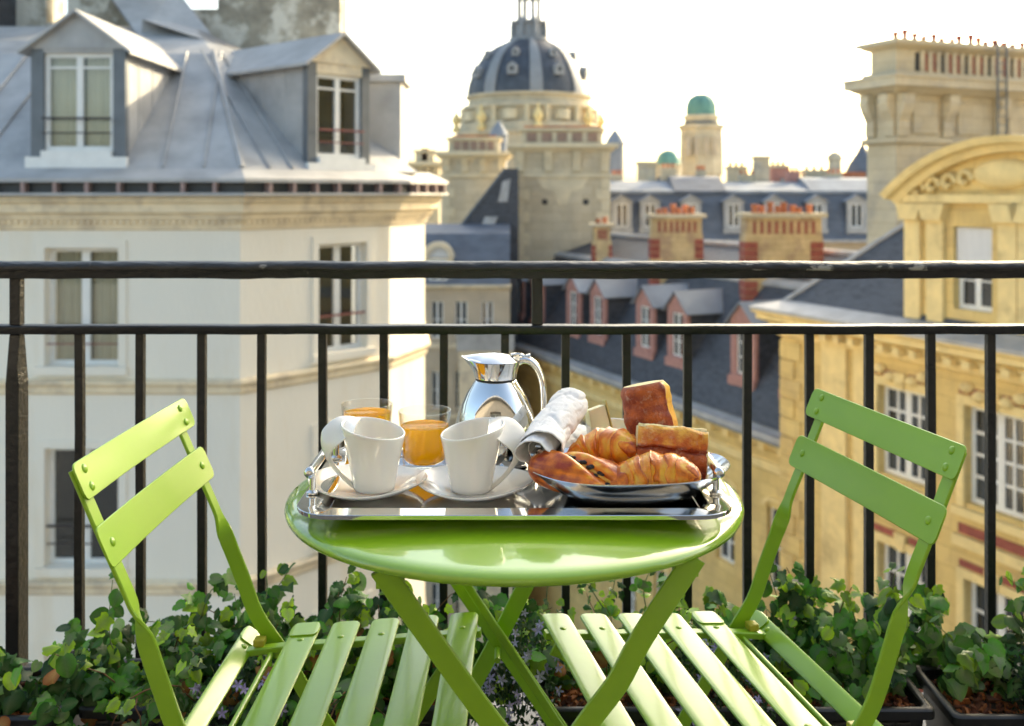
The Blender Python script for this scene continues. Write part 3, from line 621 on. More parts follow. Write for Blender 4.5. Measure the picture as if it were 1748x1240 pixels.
# attic storey with curved pediment
n0 = -0.25; A0, A1 = 4.75, 11.45; am = (A0 + A1) / 2
aw = [(6.3, 7.45), (8.75, 9.90)]
ops = [(p, q, -1.75, 0.28) for p, q in aw]
m = MB(); wall(m, RF, A0, A1, -2.3, 0.86, ops, 0.3, n0)
m.lbox(RF, A0, A0 + 0.3, -2.3, 0.86, n0 - 3.2, n0 - 0.001); m.lbox(RF, A1 - 0.3, A1, -2.3, 0.86, n0 - 3.2, n0 - 0.001)
part('attic_wall', m, 'gold_stone', RP)
for p, q in aw:
    wo = window(RP, RF, p, q, -1.75, 0.28, n0 - 0.2, 2, 3, pm='pane_far', fw=0.12, mid=0.16)
    part('shutter_blind', MB().lbox(RF, p + 0.02, q - 0.02, -0.75, 0.26, n0 - 0.15, n0 - 0.10), 'blind', wo)
for a in (A0 + 0.05, 5.55, 7.70, 8.25, 10.15, A1 - 0.7):
    part('attic_pilaster', MB().lbox(RF, a, a + 0.52, -2.25, 0.5, n0 + 0.002, n0 + 0.12), 'gold_trim', RP)
    part('capital', MB().lpoly(RF, [(a - 0.03, 0.42), (a + 0.55, 0.42), (a + 0.68, 0.84), (a - 0.16, 0.84)], n0 + 0.004, n0 + 0.26), 'gold_trim', RP)
part('attic_lintel', MB().lbox(RF, A0 - 0.1, A1 + 0.1, 0.862, 1.06, n0 - 0.3, n0 + 0.2), 'gold_trim', RP)
hc = (A1 - A0) / 2 + 0.35; rise = 1.35; Rr = (hc * hc + rise * rise) / (2 * rise); zc = 1.07 + rise - Rr
def arc(rad, k, K=24):
    half = math.asin(hc / Rr); th = lerp(-half, half, k / K); return (am + rad * math.sin(th), zc + rad * math.cos(th))
K = 24
m = MB(); m.rings([[RF.pt(*arc(Rr - 0.36, k), n0 - 1.2), RF.pt(*arc(Rr - 0.36, k), n0 + 0.22), RF.pt(*arc(Rr - 0.2, k), n0 + 0.30), RF.pt(*arc(Rr - 0.16, k), n0 + 0.50), RF.pt(*arc(Rr, k), n0 + 0.58), RF.pt(*arc(Rr, k), n0 - 1.2)] for k in range(K + 1)])
part('curved_pediment', m, 'gold_trim', RP)
m = MB(); m.lpoly(RF, [(max(A0, min(A1, arc(Rr - 0.37, k)[0])), max(1.062, arc(Rr - 0.37, k)[1])) for k in range(K + 1)], n0 - 0.2, n0 - 0.02); part('tympanum', m, 'gold_stone', RP)
part('attic_roof', MB().lpoly(RF, [(arc(Rr + 0.01, k)[0], arc(Rr + 0.01, k)[1]) for k in range(K + 1)], n0 - 1.21, n0 - 4.2), 'zinc', RP)
cp = RF.pt(am - 0.7, 1.40, n0 + 0.02)
m = MB(); rs = []
for j in range(7):
    f_ = j / 6; rr = math.cos(f_ * PI / 2) if j < 6 else 0.02
    rs.append([RF.pt(am - 0.35 + 0.85 * rr * math.cos(t_ * PI / 10), 1.55 + 0.36 * rr * math.sin(t_ * PI / 10), n0 - 0.01 + 0.22 * math.sin(f_ * PI / 2)) for t_ in range(20)])
m.rings(rs); part('cartouche', m, 'gold_trim', RP, smooth=60)
for sg in (-1, 1):
    for j in range(4):
        c = (am - 0.35 + sg * (1.05 + 0.5 * j), 1.42 - 0.08 * j)
        part('scroll', MB().tube([RF.pt(c[0] + (0.32 - 0.03 * q) * math.cos(q * 0.6) * 0.8, c[1] + (0.26 - 0.022 * q) * math.sin(q * 0.6), n0 + 0.08) for q in range(11)], 0.075, 6), 'gold_trim', RP, smooth=60)

# tall chimney wall behind the pavilion
TC = thing('chimney_wall', 'tall cream stone chimney wall with row of small pots and iron ladder', 'chimney', (16, 35, -8))
cc = Vector((12.73, 33.0)); cd = Vector((0.92, 0.39)).normalized(); cb = Vector((-0.39, 0.92)).normalized()
TF = Fr(cc, cd, (0.39, -0.92)); TL = 9.0; TW = 1.34
def ring4(o): a = cc - cd * o - cb * o; b = cc + cd * TL - cb * o; c = cc + cd * TL + cb * (TW + o); d = cc - cd * o + cb * (TW + o); return a, b, c, d
def block(mb, z0, z1, o, o2=None):
    lo = ring4(o); hi = ring4(o2 if o2 is not None else o)
    mb.hexa([(p.x, p.y, z0) for p in lo] + [(p.x, p.y, z1) for p in hi])
m = MB(); block(m, -9, 2.70, 0.0); part('shaft', m, 'chimney_stone', TC)
m = MB(); block(m, 2.703, 2.78, 0.0, 0.14); block(m, 2.783, 2.95, 0.14); part('band', m, 'chimney_stone', TC)
m = MB(); block(m, 2.953, 4.40, -0.02); part('frieze', m, 'chimney_stone', TC)
m = MB(); block(m, 4.403, 4.62, 0.10, 0.45); block(m, 4.623, 4.90, 0.55); block(m, 4.903, 4.98, 0.60); part('cornice', m, 'chimney_stone', TC)
m = MB(); block(m, 4.983, 5.15, 0.16, 0.10); block(m, 5.153, 5.92, -0.08); block(m, 5.923, 6.05, 0.0, 0.2); block(m, 6.053, 6.2, 0.28); part('crown', m, 'chimney_stone', TC)
k = 0.9; i = 0
while k < 8.6:
    part('flue_slit', MB().lbox(TF, k, k + 0.17, 5.2, 5.82, -0.078, -0.06), 'brick_red' if i % 3 else 'room', TC)
    part('slit_divider', MB().lbox(TF, k + 0.17, k + 0.36, 5.16, 5.90, -0.079, 0.0), 'chimney_stone', TC)
    i += 1; k += 0.36
for k in range(16):
    q = cc + cd * (0.35 + 0.42 * k) + cb * 0.4
    hp_ = rnd.uniform(0.75, 1.5); part('chimney_pot', MB().lathe([(0.10, 0), (0.085, 0.16 * hp_), (0.10, 0.2 * hp_), (0.13, 0.28 * hp_), (0.10, 0.3 * hp_)], (q.x + rnd.uniform(-.05, .05), q.y, 6.203), 8), 'brick_red' if k % 3 else 'terracotta', TC)
prof = [(0.02, 2.95), (0.10, 3.0), (0.12, 3.3), (0.10, 3.5), (0.30, 3.85), (0.40, 4.1), (0.36, 4.3), (0.40, 4.40), (0.0, 4.40)]
for a in (0.0, 2.0, 4.4, 6.8):
    m = MB(); m.lprism(TF, prof, a, a + 0.45); part('scroll_bracket', m, 'chimney_stone', TC)
SF = Fr(cc, cb, -cd); m = MB(); m.lprism(SF, prof, 0.02, 0.42); part('scroll_bracket', m, 'chimney_stone', TC)
m = MB(); m.lprism(SF, prof, TW - 0.42, TW - 0.02); part('scroll_bracket', m, 'chimney_stone', TC)
for a in (0.7, 2.7, 5.1): part('frieze_panel', MB().lbox(TF, a, a + 1.1, 3.1, 4.2, -0.018, 0.05), 'chimney_stone', TC, bevel=0.03)
lad = MB(); ls = 3.75
lad.lbox(TF, ls, ls + 0.05, 2.0, 6.3, 0.70, 0.75); lad.lbox(TF, ls + 0.42, ls + 0.47, 2.0, 6.3, 0.70, 0.75)
for k in range(14): lad.lbox(TF, ls + 0.05, ls + 0.42, 2.2 + 0.3 * k, 2.23 + 0.3 * k, 0.71, 0.74)
part('ladder', lad, 'zinc_dark', TC)

# ------------------------------------------------------------------ long building with pink dormers
DB = thing('dormer_building', 'long slate-roofed building with pink brick dormers along the street', 'building', (6, 40, GZ))
dp = Vector((9.3, 30.8)); BF = Fr(dp, DF, DN); LD = 27.0
da = [1.72, 4.62, 8.9, 11.4, 15.6, 18.1, 22.3, 24.8]
ops = []
for a in da:
    ops += [(a - 0.55, a + 0.55, -11.9, -9.2), (a - 0.55, a + 0.55, -16.4, -13.7)]
m = MB(); wall(m, BF, -2, LD, GZ, -6.9, ops, 0.3)
q = dp + DF * LD; m.add([(q.x, q.y, GZ), (q.x + 0.92 * 9, q.y + 0.39 * 9, GZ), (q.x + 0.92 * 9, q.y + 0.39 * 9, -6.9), (q.x, q.y, -6.9)], [(0, 1, 2, 3)])
part('wall', m, 'gold_stone', DB)
for o in ops:
    wo = window(DB, BF, o[0], o[1], o[2], o[3], -0.18, 2, 4, fw=0.10, bw=0.06, mid=0.12)
    c_ = (o[0] + o[1]) / 2; K = 8
    part('window_arch', MB().rings([[BF.pt(c_ + rr * math.cos(PI * k / K), o[3] + 0.35 * rr / 0.8 * math.sin(PI * k / K), nn) for rr, nn in ((0.56, 0.002), (0.82, 0.002), (0.82, 0.08), (0.56, 0.08))] for k in range(K + 1)]), 'gold_trim', DB)
m = MB(); m.lprism(BF, [(0.002, -8.1), (0.1, -8.0), (0.1, -7.75), (0.002, -7.7)], -2, LD); part('string_course', m, 'gold_trim', DB)
m = MB(); m.lprism(BF, [(0.002, -7.35), (0.2, -7.2), (0.35, -7.05), (0.45, -6.9), (0.002, -6.9)], -2, LD); part('cornice', m, 'gold_trim', DB)
k = 0.0
while k < LD - 0.5:
    part('corbel', MB().lbox(BF, k, k + 0.3, -7.30, -7.06, 0.1, 0.34), 'gold_trim', DB); k += 1.0
m = MB(); m.lprism(BF, [(-0.3, -6.897), (0.62, -6.897), (0.62, -6.66), (0.5, -6.66), (0.45, -6.76), (0.0, -6.74), (-0.3, -6.5)], -2, LD); part('gutter', m, 'zinc', DB)
m = MB(); m.lprism(BF, [(0.5, -6.90), (0.66, -6.90), (0.66, -6.85), (0.5, -6.85)], -2, LD); part('gutter_edge', m, 'zinc_dark', DB)
m = MB(); m.lprism(BF, [(-0.05, -6.62), (-3.2, -2.3), (-5.8, -1.25), (-9.5, -2.6), (-9.5, -6.62)], -2, LD); part('slate_roof', m, 'slate', DB)
m = MB(); m.lprism(BF, [(-3.05, -2.42), (-3.02, -2.30), (-3.3, -2.12), (-3.45, -2.2)], -2, LD); part('roof_break', m, 'zinc', DB)
m = MB(); m.tube([BF.pt(-2, -1.2, -5.8), BF.pt(LD, -1.2, -5.8)], 0.14, 8); part('roof_ridge', m, 'zinc', DB)
for a in da:
    dormer(DB, BF, a - 0.72, a + 0.72, -5.75, -3.45, -2.80, -0.75, 2.6, 'brick_pink', 'slate', 'zinc_far', (a - 0.40, a + 0.40, -5.35, -3.62), 2, 3, over=0.2)
    # skylight-like dark hatches between
def brick_chimney(px0, px1, pyt, Y, zb, npots, name_parent):
    x0 = (px0 - CX) / FPX * Y; x1 = (px1 - CX) / FPX * Y; zt = CAMZ - (pyt - HZ) / FPX * Y
    d_ = 0.9; W = x1 - x0
    m = MB(); m.box(x0, x1, Y, Y + d_, zb, zt - 0.95); ch = part('chimney', m, 'stack_stone', name_parent)
    for (p, q_) in ((x0 - 0.02, x0 + 0.16 * W), (x1 - 0.16 * W, x1 + 0.02)):
        for j in range(8):
            if j in (3, 4): continue
            z = zt - 1.0 - 0.3 * (j + 0.5)
            part('brick_course', MB().box(p, q_, Y - 0.03, Y + d_ + 0.02, z - 0.27, z), 'brick_red', ch)
    part('chimney_neck', MB().box(x0 + 0.04, x1 - 0.04, Y + 0.03, Y + d_, zt - 0.948, zt - 0.22), 'stack_stone', ch)
    n_ = max(3, int(W / 0.32))
    for j in range(n_):
        a = lerp(x0 + 0.22, x1 - 0.22, (j + 0.5) / n_)
        part('flue_slot', MB().box(a - 0.055, a + 0.055, Y + 0.0, Y + 0.028, zt - 0.84, zt - 0.36), 'brick_red', ch)
    part('chimney_cap', MB().box(x0 - 0.14, x1 + 0.14, Y - 0.14, Y + d_ + 0.14, zt - 0.218, zt - 0.05), 'chimney_stone', ch)
    for j in range(npots):
        a = lerp(x0 + 0.1 * W, x1 - 0.1 * W, (j + 0.5) / npots)
        hp_ = rnd.uniform(0.6, 1.35); part('chimney_pot', MB().lathe([(0.14, 0), (0.11, 0.2 * hp_), (0.14, 0.3 * hp_), (0.13, 0.34 * hp_)], (a + rnd.uniform(-.04, .04), Y + 0.45 + rnd.uniform(-.15, .15), zt - 0.048), 10), 'terracotta', ch)
brick_chimney(1272, 1405, 362, 38.0, -4.2, 8, DB)
brick_chimney(1112, 1200, 364, 44.0, -4.2, 6, DB)
brick_chimney(1012, 1044, 380, 50.0, -4.2, 2, DB)

# ------------------------------------------------------------------ end of the street
EB = thing('street_end_building', 'beige building with arched zinc dormer closing the far street end', 'building', (-3, 49, GZ))
eF = Fr((-6.5, 48.0), (1, 0), (0, -1))
ops = []
for k in range(5):
    for a in (2.6, 3.75, 5.0): ops.append((a, a + 0.6, -5.9 - 3.4 * k, -4.1 - 3.4 * k))
m = MB(); wall(m, eF, 0, 6.4, GZ, -3.3, ops, 0.25); m.box(-6.5, -0.1, 48.35, 55, GZ, -3.32); part('wall', m, 'beige_wall', EB)
for o in ops:
    window(EB, eF, o[0], o[1], o[2], o[3], -0.12, 2, 2, fw=0.07)
for k in range(5):
    part('string_course', MB().lbox(eF, 0, 6.45, -6.35 - 3.4 * k, -6.15 - 3.4 * k, 0.002, 0.12), 'trim', EB)
part('cornice', MB().lprism(eF, [(0.002, -3.6), (0.3, -3.4), (0.3, -3.3), (0.002, -3.3)], 0, 6.45), 'trim', EB)
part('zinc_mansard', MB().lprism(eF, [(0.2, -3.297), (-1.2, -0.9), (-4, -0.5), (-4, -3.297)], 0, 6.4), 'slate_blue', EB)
K = 10; ca = 2.95
m = MB(); m.rings([[eF.pt(ca + 0.72 * math.cos(PI * k / K), -2.0 + 0.75 * math.sin(PI * k / K), nn) for nn in (0.05, -2.6)] for k in range(K + 1)] , False, False); ad = part('arched_dormer', m, 'zinc', EB, smooth=50)
m = MB(); m.rings([[eF.pt(ca + rr * math.cos(PI * k / K), -2.0 + rr * math.sin(PI * k / K), nn) for rr, nn in ((0.5, -0.05), (0.78, -0.05), (0.78, 0.1), (0.5, 0.1))] for k in range(K + 1)]); part('dormer_arch', m, 'trim', ad)
part('dormer_front', MB().lbox(eF, ca - 0.7, ca + 0.7, -3.25, -2.02, -0.2, 0.02), 'trim', ad)
part('pane', MB().lpoly(eF, [(ca - 0.5, -2.0)] + [(ca + 0.5 * math.cos(PI - PI * k / K), -2.0 + 0.5 * math.sin(PI * k / K)) for k in range(1, K)] + [(ca + 0.5, -2.0)], -0.15, -0.1), 'blind', ad)
window(ad, eF, ca - 0.42, ca + 0.42, -3.1, -2.1, 0.09, 2, 2, fw=0.07, flat=True)
part('roof_terrace', MB().box(-2.6, 0.1, 46.6, 47.6, -6.3, -5.4), 'zinc', EB)
part('terrace_wall', MB().box(-2.5, 0.05, 46.7, 47.6, GZ, -6.302), 'trim', EB)
# steep slate roof between the stone towers
SR = thing('steep_roof', 'steep dark slate roof with skylight beside the stone tower', 'roof', (-2.5, 52, -10))
gF = Fr((0, 52.0), (1, 0), (0, -1))
def ga(px, py): p = at(px, py, 52.0); return (p.x, p.z)
m = MB(); m.lpoly(gF, [ga(725, 620), ga(725, 440), ga(772, 408), ga(862, 288), ga(885, 288), ga(885, 620)], 0, -6); part('slate_slope', m, 'slate', SR)
part('ridge_cap', MB().tube([gF.pt(*ga(768, 410), 0.02), gF.pt(*ga(862, 288), 0.02)], 0.08, 6), 'zinc_dark', SR)
part('skylight', MB().lpoly(gF, [ga(815, 400), ga(838, 400), ga(850, 370), ga(828, 370)], 0.003, 0.08), 'zinc', SR)
part('skylight', MB().lpoly(gF, [ga(850, 345), ga(866, 345), ga(872, 305), ga(858, 310)], 0.003, 0.08), 'zinc', SR)

# ------------------------------------------------------------------ stone chimney towers below the dome
def stone_tower(name, label, px0, px1, Y, y_att, y_cor, y_band, zb, depth, holes=False):
    sc = FPX / Y
    zf = lambda py: CAMZ + (HZ - py) / sc
    x0 = (px0 - CX) / sc; x1 = (px1 - CX) / sc
    T = thing(name, label, 'tower', ((x0 + x1) / 2, Y, zb))
    za, zc_, zb_ = zf(y_att), zf(y_cor), zf(y_band)
    def blk(mb, z0, z1, o, o2=None):
        o2 = o if o2 is None else o2
        mb.hexa([(x0 - o, Y - o, z0), (x1 + o, Y - o, z0), (x1 + o, Y + depth + o, z0), (x0 - o, Y + depth + o, z0), (x0 - o2, Y - o2, z1), (x1 + o2, Y - o2, z1), (x1 + o2, Y + depth + o2, z1), (x0 - o2, Y + depth + o2, z1)])
    m = MB(); blk(m, zb, zb_ - 0.1, 0); part('shaft', m, 'chapel', T)
    m = MB(); blk(m, zb_ - 0.098, zb_ + 0.1, 0.12); part('band', m, 'chapel_trim', T)
    m = MB(); blk(m, zb_ + 0.102, zc_ - 0.25, 0.0, 0.06); part('frieze', m, 'chapel', T)
    m = MB(); blk(m, zc_ - 0.248, zc_, 0.15, 0.40); blk(m, zc_ + 0.002, zc_ + 0.22, 0.48); part('cornice', m, 'chapel_trim', T)
    m = MB(); blk(m, zc_ + 0.222, za - 0.14, -0.35); part('attic', m, 'chapel', T)
    m = MB(); blk(m, za - 0.138, za, -0.2); part('attic_cap', m, 'chapel_trim', T)
    W = x1 - x0
    for j in range(5):
        a = lerp(x0 + 0.9, x1 - 0.9, j / 4)
        part('flue_niche', MB().box(a - W * 0.055, a + W * 0.055, Y + 0.33, Y + 0.348, zc_ + 0.32, za - 0.25), 'niche', T)
        part('clay_coping', MB().box(a - W * 0.08, a + W * 0.08, Y + 0.5, Y + 1.2, za + 0.002, za + 0.13), 'terracotta', T)
    for j in range(4):
        a = lerp(x0 + 0.05, x1 - 0.45, j / 3)
        part('corbel', MB().rings([[(a + t_, Y - n_, z_) for n_, z_ in ((0.0, zb_ + 0.15), (0.12, zb_ + 0.25), (0.16, zb_ + 0.6), (0.42, zc_ - 0.25), (0.0, zc_ - 0.25))] for t_ in (0, 0.4)]), 'chapel_trim', T)
    for side, e in ((-1, x0), (1, x1)):
        for j in range(12):
            z = zb_ - 0.15 - 0.62 * j; ln = 0.75 if j % 2 else 0.45
            p, q_ = (e - 0.05, e + ln) if side < 0 else (e - ln, e + 0.05)
            part('quoin', MB().box(p, q_, Y - 0.06, Y + 0.5, z - 0.58, z), 'chapel_trim', T, bevel=0.02)
    if holes:
        for px in (930, 1000):
            p = at(px, 345, Y); part('vent_hole', MB().tube([(p.x, Y - 0.02, p.z), (p.x, Y + 0.1, p.z)], 0.17, 12), 'room', T); 
        # stepped inlaid panel
        cxm = (x0 + x1) / 2
        part('inlaid_panel', MB().rings([[(cxm + a, yy, z) for a, z in ((-1.5, zb_ - 0.1), (1.5, zb_ - 0.1), (1.1, zb_ - 0.7), (0.5, zb_ - 0.9), (0.25, zb_ - 1.6), (-0.25, zb_ - 1.6), (-0.5, zb_ - 0.9), (-1.1, zb_ - 0.7))] for yy in (Y - 0.03, Y + 0.05)]), 'chapel_trim', T)
    return T
stone_tower('stone_tower', 'square cream stone tower with corbelled cornice and two round vent holes', 880, 1040, 55.0, 218, 252, 300, -9, 4.0, True)
stone_tower('stone_tower', 'cream stone chimney tower left of the steep slate roof', 755, 862, 62.0, 234, 265, 300, -9, 4.0)
stone_tower('stone_tower', 'low stone stack between white corner building and chapel towers', 700, 748, 72.0, 256, 282, 300, -9, 3.0)

# ------------------------------------------------------------------ domed chapel
DM = thing('domed_chapel', 'domed chapel with ribbed slate dome and stone lantern', 'church', ((903 - CX) / FPX * 95, 95, -5))
DC = ((903 - CX) / FPX * 95, 95.0); sc = FPX / 95
zf = lambda py: CAMZ + (HZ - py) / sc
dprof = [(102, 166), (101, 155), (98, 142), (93, 128), (86, 114), (77, 101), (65, 89), (51, 80), (36, 73), (30, 70)]
m = MB(); m.lathe([(r / sc, zf(y) ) for r, y in dprof], (DC[0], DC[1], 0), 64); dome = part('dome', m, 'dome_slate', DM, smooth=50)
for k in range(8):
    th = -PI / 2 + 0.10 + k * PI / 4
    rs = []
    for r, y in dprof:
        hw = 0.105 * r / sc
        rr = r / sc
        c, s_ = math.cos(th), math.sin(th)
        P = lambda ra, t_: (DC[0] + ra * c - t_ * s_, DC[1] + ra * s_ + t_ * c, zf(y))
        rs.append([P(rr - 0.3, -hw), P(rr + 0.16, -hw), P(rr + 0.22, 0), P(rr + 0.16, hw), P(rr - 0.3, hw)])
    part('dome_rib', MB().rings(rs), 'dome_lead', dome, smooth=40)
    th2 = th + PI / 8; c, s_ = math.cos(th2), math.sin(th2)
    for (r, y, sz) in ((94, 128, 0.46), (75, 99, 0.34)):
        rr = r / sc; z = zf(y)
        P = lambda ra, t_, dz: (DC[0] + ra * c - t_ * s_, DC[1] + ra * s_ + t_ * c, z + dz)
        oc = MB(); oc.rings([[P(rr - 0.6, t_ * sz, d_ * sz) for t_, d_ in ((-1, -1.2), (1, -1.2), (1, 0.5), (0, 1.3), (-1, 0.5))], [P(rr + 0.45, t_ * sz, d_ * sz) for t_, d_ in ((-1, -1.2), (1, -1.2), (1, 0.5), (0, 1.3), (-1, 0.5))]])
        o_ = part('lucarne', oc, 'dome_lead', dome)
        part('oculus', MB().tube([P(rr + 0.40, 0, -0.1 * sz), P(rr + 0.47, 0, -0.1 * sz)], sz * 0.42, 10), 'room', dome)
m = MB(); m.lathe([(r / sc, zf(y)) for r, y in ((120, 232), (118, 214), (108, 212), (107, 192), (112, 190), (112, 184), (104, 182), (103, 172), (108, 170), (108, 166), (98, 165))], (DC[0], DC[1], 0), 48); part('drum', m, 'chapel', DM, smooth=30)
m = MB(); m.lathe([(r / sc, zf(y)) for r, y in ((128, 330), (128, 236), (132, 234), (132, 228), (118, 226))], (DC[0], DC[1], 0), 8, ang=PI / 8); part('drum_base', m, 'chapel', DM)
for k in range(8):
    th = -PI / 2 + 0.10 + k * PI / 4; c, s_ = math.cos(th), math.sin(th)
    for t_ in (-0.9, 0.9):
        P = lambda ra, dz: (DC[0] + ra * c - t_ * s_, DC[1] + ra * s_ + t_ * c, dz)
        b = P(108 / sc + 0.2, 0)
        part('drum_column', MB().lathe([(0.32, zf(226)), (0.28, zf(222)), (0.24, zf(192)), (0.34, zf(188))], (b[0], b[1], 0), 10), 'chapel_trim', DM, smooth=40)
    b = (DC[0] + 124 / sc * c, DC[1] + 124 / sc * s_)
    part('urn', MB().lathe([(0.3, zf(228)), (0.42, zf(224)), (0.2, zf(216)), (0.46, zf(208)), (0.36, zf(202)), (0.12, zf(196)), (0.05, zf(186))], (b[0], b[1], 0), 12), 'gold_trim', DM, smooth=50)
    th = th + PI / 8; c, s_ = math.cos(th), math.sin(th); b = (DC[0] + 108.5 / sc * c, DC[1] + 108.5 / sc * s_)
    part('drum_panel', MB().tube([(b[0], b[1], zf(211)), (b[0], b[1], zf(195))], 0.7, 12), 'chapel_trim', DM, smooth=40)
lant = MB(); lant.lathe([(r / sc, zf(y)) for r, y in ((34, 72), (34, 66), (27, 64), (27, 44), (31, 42), (31, 38), (20, 37))], (DC[0], DC[1], 0), 16); la = part('lantern', lant, 'dome_lead', DM, smooth=30)
part('lantern_core', MB().lathe([(r / sc, zf(y)) for r, y in ((24, -2), (24, -8), (27, -10), (26, -24), (14, -38), (6, -52), (3, -80))], (DC[0], DC[1], 0), 16), 'dome_lead', la, smooth=40)
for k in range(8):
    th = k * PI / 4 + 0.35; b = (DC[0] + 18 / sc * math.cos(th), DC[1] + 18 / sc * math.sin(th))
    part('lantern_column', MB().lathe([(0.26, zf(37)), (0.21, zf(33)), (0.19, zf(2)), (0.3, zf(-3))], (b[0], b[1], 0), 8), 'dome_lead', la, smooth=40)
    b = (DC[0] + 30 / sc * math.cos(th), DC[1] + 30 / sc * math.sin(th))
    part('lantern_buttress', MB().lathe([(0.22, zf(65)), (0.2, zf(44)), (0.12, zf(38)), (0.03, zf(33))], (b[0], b[1], 0), 8), 'dome_lead', la, smooth=40)
for px, py, pr in ((851, 208, 15), (1050, 222, 15)):
    p = at(px, py, 80.0); s8 = FPX / 80
    part('turret', MB().lathe([(pr / s8, -5), (pr / s8, -26 / s8), (pr * 1.15 / s8, -24 / s8), (pr * 0.8 / s8, -14 / s8), (pr * .35 / s8, -4 / s8), (0.02, 2 / s8)], (p.x, p.y, p.z), 12), 'zinc_far', DM, smooth=40)
p = at(1045, 300, 82.0); part('side_block', MB().box(p.x - 1.2, p.x + 0.6, 82, 84, -6, CAMZ + 75 / (FPX / 82)), 'chapel_trim', DM)

# ------------------------------------------------------------------ observatory tower and small dome
def px_lathe(mb, cxp, Y, prof, seg=24, ang=0.0):
    s9 = FPX / Y; mb.lathe([(r / s9, CAMZ + (HZ - y) / s9) for r, y in prof], ((cxp - CX) / s9, Y, 0), seg, ang=ang); return mb
OT = thing('observatory_tower', 'slender stone observatory tower with green copper dome', 'tower', (at(1197, 330, 100).x, 100, -5))
part('tower_shaft', px_lathe(MB(), 1197, 100, [(34, 420), (34, 300), (37, 298), (36, 222), (40, 220), (40, 214), (30, 213)], 8, PI / 8), 'chapel', OT)
part('tower_drum', px_lathe(MB(), 1197, 100, [(28, 213), (28, 204), (31, 203), (31, 198), (26, 197)], 24), 'chapel_trim', OT, smooth=40)
part('tower_ledge', px_lathe(MB(), 1197, 100, [(29.5, 212), (29.5, 208), (28.2, 208)], 24), 'zinc_dark', OT, smooth=40)
part('copper_dome', px_lathe(MB(), 1197, 100, [(25, 197), (25, 184), (23, 175), (18, 167), (10, 162.5), (1, 161)], 32), 'copper', OT, smooth=60)
s9 = FPX / 100
for k in range(10):
    th = k * PI / 5
    rs = [((1197 - CX) / s9 + (r + .5) / s9 * math.cos(th), 100 + (r + .5) / s9 * math.sin(th), CAMZ + (HZ - y) / s9) for r, y in ((25, 197), (25, 184), (23, 175), (18, 167), (10, 162.5), (1, 161))]
    part('dome_seam', MB().tube(rs, 0.04, 5), 'copper', OT)
for dx in (-22, -8, 8, 22):
    p = at(1197 + dx, 250, 98.0); part('slit_window', MB().box(p.x - 0.2, p.x + 0.2, 97.8, 98.4, p.z - 0.9, p.z + 0.9), 'beige_wall', OT)
SD = thing('small_dome', 'small round stone drum with squat green copper dome on the rooftops', 'dome', (at(1141, 330, 92).x, 92, -5))
part('drum', px_lathe(MB(), 1141, 92, [(22, 400), (22, 284), (25, 282), (20, 281)], 24), 'chapel', SD, smooth=40)
part('copper_dome', px_lathe(MB(), 1141, 92, [(20.5, 281), (20, 272), (16, 263), (9, 258), (1, 256)], 28), 'copper', SD, smooth=60)

# ------------------------------------------------------------------ far blue slate mansard row and its stacks
FB = thing('mansard_row', 'long blue slate mansard row with white dormers behind the brick chimneys', 'building', (14, 64, GZ))
fF = Fr((5.6, 62.0), (1, 0), (0, -1)); fs = FPX / 62
zf2 = lambda py: CAMZ + (HZ - py) / fs
part('wall', MB().lbox(fF, 0, 24, GZ, zf2(412), -12, 0), 'beige_wall', FB)
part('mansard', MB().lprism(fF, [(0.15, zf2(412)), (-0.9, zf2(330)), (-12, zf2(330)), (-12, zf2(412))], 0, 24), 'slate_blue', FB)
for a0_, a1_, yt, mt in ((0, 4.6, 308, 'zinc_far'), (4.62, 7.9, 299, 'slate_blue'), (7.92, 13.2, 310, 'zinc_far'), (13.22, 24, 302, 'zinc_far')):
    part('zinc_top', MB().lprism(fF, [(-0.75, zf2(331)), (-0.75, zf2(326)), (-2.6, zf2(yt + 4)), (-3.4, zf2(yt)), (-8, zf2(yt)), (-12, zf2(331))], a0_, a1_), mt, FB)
for a_, w_, yt in ((1.0, 0.7, 296), (4.3, 0.9, 284), (6.6, 0.6, 288), (9.4, 1.1, 296), (12.6, 0.8, 290), (15.2, 1.0, 294)):
    st_ = part('roof_stack', MB().lbox(fF, a_, a_ + w_, zf2(320), zf2(yt), -4.4, -3.6), 'chimney_stone' if w_ != 0.8 else 'brick_pink', FB)
    for j in range(3): part('stack_pot', MB().lathe([(0.10, 0), (0.08, 0.2), (0.11, 0.28)], fF.pt(a_ + w_ * (j + .5) / 3, zf2(yt) + 0.002, -4.0), 8), 'terracotta', st_)
part('antenna', MB().tube([fF.pt(10.2, zf2(318), -3), fF.pt(10.2, zf2(276), -3)], 0.03, 5).tube([fF.pt(9.8, zf2(280), -3), fF.pt(10.6, zf2(280), -3)], 0.02, 5).tube([fF.pt(9.9, zf2(286), -3), fF.pt(10.5, zf2(286), -3)], 0.02, 5), 'zinc_dark', FB)
part('eave', MB().lbox(fF, -0.1, 24, zf2(414), zf2(409), 0.002, 0.45), 'zinc', FB)
for px in (1062, 1110, 1180, 1253, 1322, 1395, 1463):
    a = (px - CX) / fs - 5.6
    d_ = dormer(FB, fF, a - 0.62, a + 0.62, zf2(398), zf2(344), zf2(334), -0.02, 1.2, 'zinc', 'slate_blue', 'zinc_far', (a - 0.36, a + 0.36, zf2(388), zf2(348)), 2, 1, over=0.12)
